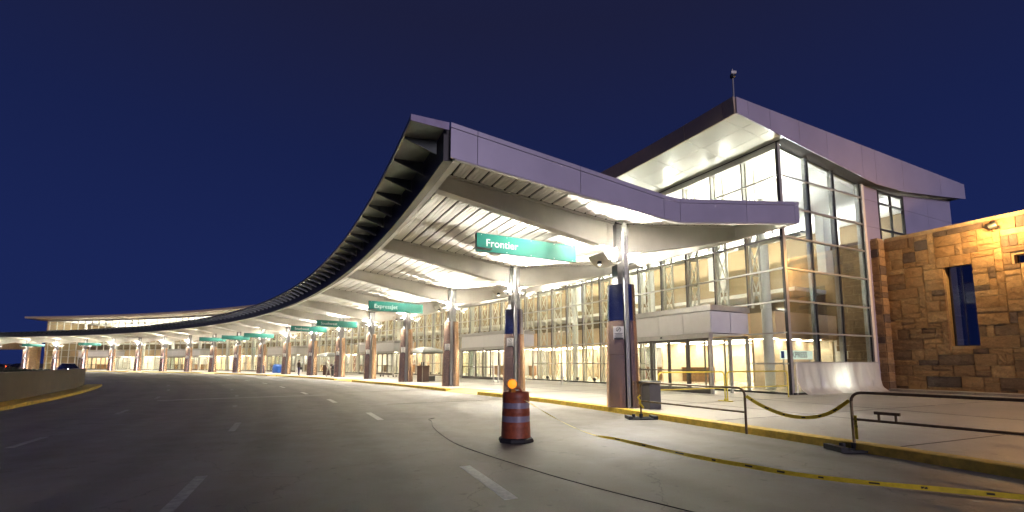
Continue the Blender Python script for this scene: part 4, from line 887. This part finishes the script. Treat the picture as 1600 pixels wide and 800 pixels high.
# ---------------------------------------------------------------- people
def person(loc, rz, label, jacket, trousers, skin, hair, pose):
    t = thing('person', label, 'person', loc, rz, 'people walking on the pavement')
    V = []; E_ = []; Rr = []
    def v(p, r, par=None):
        V.append(Vector(p)); Rr.append(r if isinstance(r, tuple) else (r, r))
        if par is not None: E_.append((par, len(V)-1))
        return len(V)-1
    pel = v((0,0,.95),(.155,.11)); wa = v((0,0,1.10),(.145,.10),pel); ch = v((0,.01,1.30),(.165,.115),wa); sh_ = v((0,.015,1.43),(.14,.09),ch); nk = v((0,.0,1.52),.055,sh_); jw = v((0,-.01,1.60),(.07,.08),nk); hdv = v((0,-.005,1.68),(.078,.095),jw); v((0,.005,1.75),(.055,.07),hdv)
    for s_ in (-1, 1):
        st = pose['stride']*s_
        hp = v((.095*s_,0,.88),.095,pel); kn = v((.10*s_,-st*.6-.02,.50),.062,hp); an_ = v((.10*s_,-st,.10+(.03 if st < 0 else 0)),.042,kn); he = v((.10*s_,-st-.04,.045),(.045,.04),an_); v((.105*s_,-st-.19,.035),(.04,.028),he)
        so_ = v((.19*s_,.015,1.41),.062,sh_); el = v((.25*s_,.05+pose['elb'],1.14),.046,so_); wr = v((.23*s_,-.10*pose['fwd']+.02,.93+.16*pose['fwd']),.032,el)
        pm_ = v((.225*s_,-.10*pose['fwd']-.03,.865+.16*pose['fwd']),(.036,.02),wr)
        bx, by, bz = V[pm_]
        for f_, (dx, L_) in enumerate(((-.026,.070),(-.009,.080),(.009,.076),(.026,.060))):
            m1 = v((bx+dx*.4, by+dx*.9-.005, bz-L_*.55),.0095,pm_); v((bx+dx*.4-.004*s_, by+dx*.9-.018, bz-L_),.008,m1)
        m1 = v((bx-.012*s_, by-.045, bz+.005),.011,pm_); v((bx-.018*s_, by-.062, bz-.03),.009,m1)
    me = bpy.data.meshes.new('body'); me.from_pydata(V, E_, []); o = bpy.data.objects.new('body', me); COL.objects.link(o)
    o.modifiers.new('s', 'SKIN'); 
    for i, sv in enumerate(me.skin_vertices[0].data): sv.radius = Rr[i]; sv.use_root = (i == 0)
    o.modifiers.new('u', 'SUBSURF').levels = 1
    dg = bpy.context.evaluated_depsgraph_get(); m2 = bpy.data.meshes.new_from_object(o.evaluated_get(dg)); bpy.data.objects.remove(o)
    m2.materials.clear()
    for c in (jacket, trousers, skin, M['sign_dark'], hair): m2.materials.append(c)
    for p in m2.polygons:
        c = p.center; p.use_smooth = True; wristz = .95+.16*pose['fwd']
        p.material_index = 2 if c.z > 1.50 else (0 if c.z > .93 and abs(c.x) < .20 else (1 if c.z > .085 else 3))
        if abs(c.x) > .185 and c.z > .6: p.material_index = 0 if c.z > wristz-.03 else 2
        if c.z > 1.50 and (c.z > 1.72 or c.y > .035 and c.z > 1.58): p.material_index = 4
    bo = link('body', m2, t)
    f_ = MB().loft([[Vector((x*s_, -.088-(.03 if z < 1.66 else .012)*(1 if s_ < .6 else 0), z)) for x in (-.014,.014)]+[Vector((.014*s_,-.07,z)), Vector((-.014*s_,-.07,z))] for z, s_ in ((1.635,1.0),(1.65,.55),(1.69,.5))]); f_.build('nose', skin, t)
    for s_ in (-1, 1):
        MB().lathe([(.002,-.012),(.011,-.006),(.013,0),(.011,.006),(.002,.012)], 8, (.032*s_,-.092,1.685)).build('eye', M['sign_dark'], t); MB().lathe([(.004,-.03),(.016,-.01),(.016,.012),(.004,.03)], 8, (.08*s_,.005,1.67)).build('ear', skin, t)
    MB().box((0,-.094,1.605), (.042,.012,.010)).build('mouth', M['drum'], t)
    hm = MB().lathe([(.088,1.66),(.094,1.70),(.088,1.745),(.06,1.785),(.01,1.80)], 14, (0,.014,0)).build('hair', hair, t, smooth=True)
    return t
JK = mat('brown_jacket', (.045,.028,.018), .8); TR = mat('indigo_trousers', (.045,.032,.085), .8); SK = mat('skin', (.42,.26,.18), .55); HR = mat('dark_hair', (.012,.009,.007), .6)
FT = mat('pale_fatigues', (.30,.28,.21), .85, var=.45, scale=9)
p1 = thing('tmp', '', ''); bpy.data.objects.remove(p1)
person((-24.2,52.2,.153), 2.7, 'person in brown jacket and indigo trousers carrying a dark bag', JK, TR, SK, HR, dict(stride=.06, elb=.0, fwd=.35))
person((-19.4,48.6,.153), 1.2, 'person in pale fatigues walking with a wheeled case by the sixth column', FT, FT, SK, HR, dict(stride=.22, elb=.02, fwd=.3))
bg_ = thing('shoulder_bag', 'dark shoulder bag held by the person in the brown jacket', 'bag', (-23.85,52.05,.78), 2.7)
MB().box((0,0,.19), (.34,.16,.30)).build('bag_body', M['sign_dark'], bg_, bevel=.04); MB().tube([(-.12,0,.33),(-.08,0,.52),(.08,0,.52),(.12,0,.33)], .014, 6).build('strap', M['sign_dark'], bg_)
cs = thing('wheeled_case', 'black wheeled case with a backpack on it beside the walking person', 'suitcase', (-18.75,48.4,.152), .6)
MB().box((0,0,.42), (.42,.28,.70)).build('case_body', M['sign_dark'], cs, bevel=.04); MB().box((0,-.02,.98), (.40,.26,.40)).build('backpack', M['black'], cs, bevel=.07)
MB().tube([(-.12,.12,.76),(-.12,.16,1.08),(.12,.16,1.08),(.12,.12,.76)], .012, 6).build('pull_handle', M['alu'], cs)
for x in (-.17,.17): 
    w_ = MB().lathe([(.02,-.02),(.045,-.02),(.045,.02),(.02,.02)], 10).build('wheel', M['black'], cs); w_.rotation_euler = (0,PI/2,0); w_.location = (x,.08,.046)

# ---------------------------------------------------------------- cars far left
def car(loc, rz, label, lamp_on):
    t = thing('car', label, 'car', loc, rz, 'cars in the distance on the left')
    def ring(y, pts): return [Vector((x, y, z)) for x, z in pts]
    sec = []
    for y, zb, zs, zt, wb, wt in ((-2.2,.35,.62,.68,.70,.62),(-2.05,.25,.72,.80,.84,.74),(-1.1,.22,.82,.96,.89,.76),(-.55,.22,.88,1.32,.90,.62),(.0,.22,.90,1.50,.90,.62),(1.1,.22,.92,1.50,.90,.62),(1.75,.25,.92,1.20,.88,.66),(2.1,.30,.88,.98,.85,.72),(2.2,.38,.78,.84,.76,.68)):
        sec.append(ring(y, ((-wb,zb),(wb,zb),(wb+.02,zs),(wt,zt),(-wt,zt),(-wb-.02,zs))))
    bd = MB().loft(sec).build('body', M['carpaint'], t, smooth=True)
    for s_ in (-1, 1):
        MB().add([(s_*.86,-.62,.97),(s_*.89,1.45,1.0),(s_*.66,1.05,1.42),(s_*.66,-.02,1.42)], [(0,1,2,3)]).build('side_window', M['carglass'], t)
        for y in (-1.35,1.35):
            w_ = MB().lathe([(.05,-.10),(.30,-.10),(.33,-.08),(.33,.08),(.30,.10),(.05,.10)], 16).build('wheel', M['black'], t, smooth=True); w_.rotation_euler = (0,PI/2,0); w_.location = (s_*.84,y,.33)
        h_ = MB().lathe([(.01,-.03),(.10,-.02),(.10,.02),(.01,.03)], 10).build('headlight', M['head'] if lamp_on == 'head' else M['alu'], t); h_.rotation_euler = (PI/2,0,0); h_.location = (s_*.58,-2.19,.62)
        MB().box((s_*.66,2.19,.80), (.22,.05,.14)).build('tail_light', M['tail'] if lamp_on == 'tail' else M['drum'], t)
    MB().add([(-.72,-1.05,.985),(.72,-1.05,.985),(.60,-.50,1.34),(-.60,-.50,1.34)], [(0,1,2,3)]).build('windscreen', M['carglass'], t)
    return t
car((-67.0,69.5,.003), 1.0, 'dark car with bright headlamps beyond the retaining wall', 'head')
car((-118,104,-.028), -.55, 'distant car with red tail lamps at the far left edge', 'tail')
car((-121,112,-.028), -.65, 'second distant car with red tail lamps, beyond the first', 'tail')
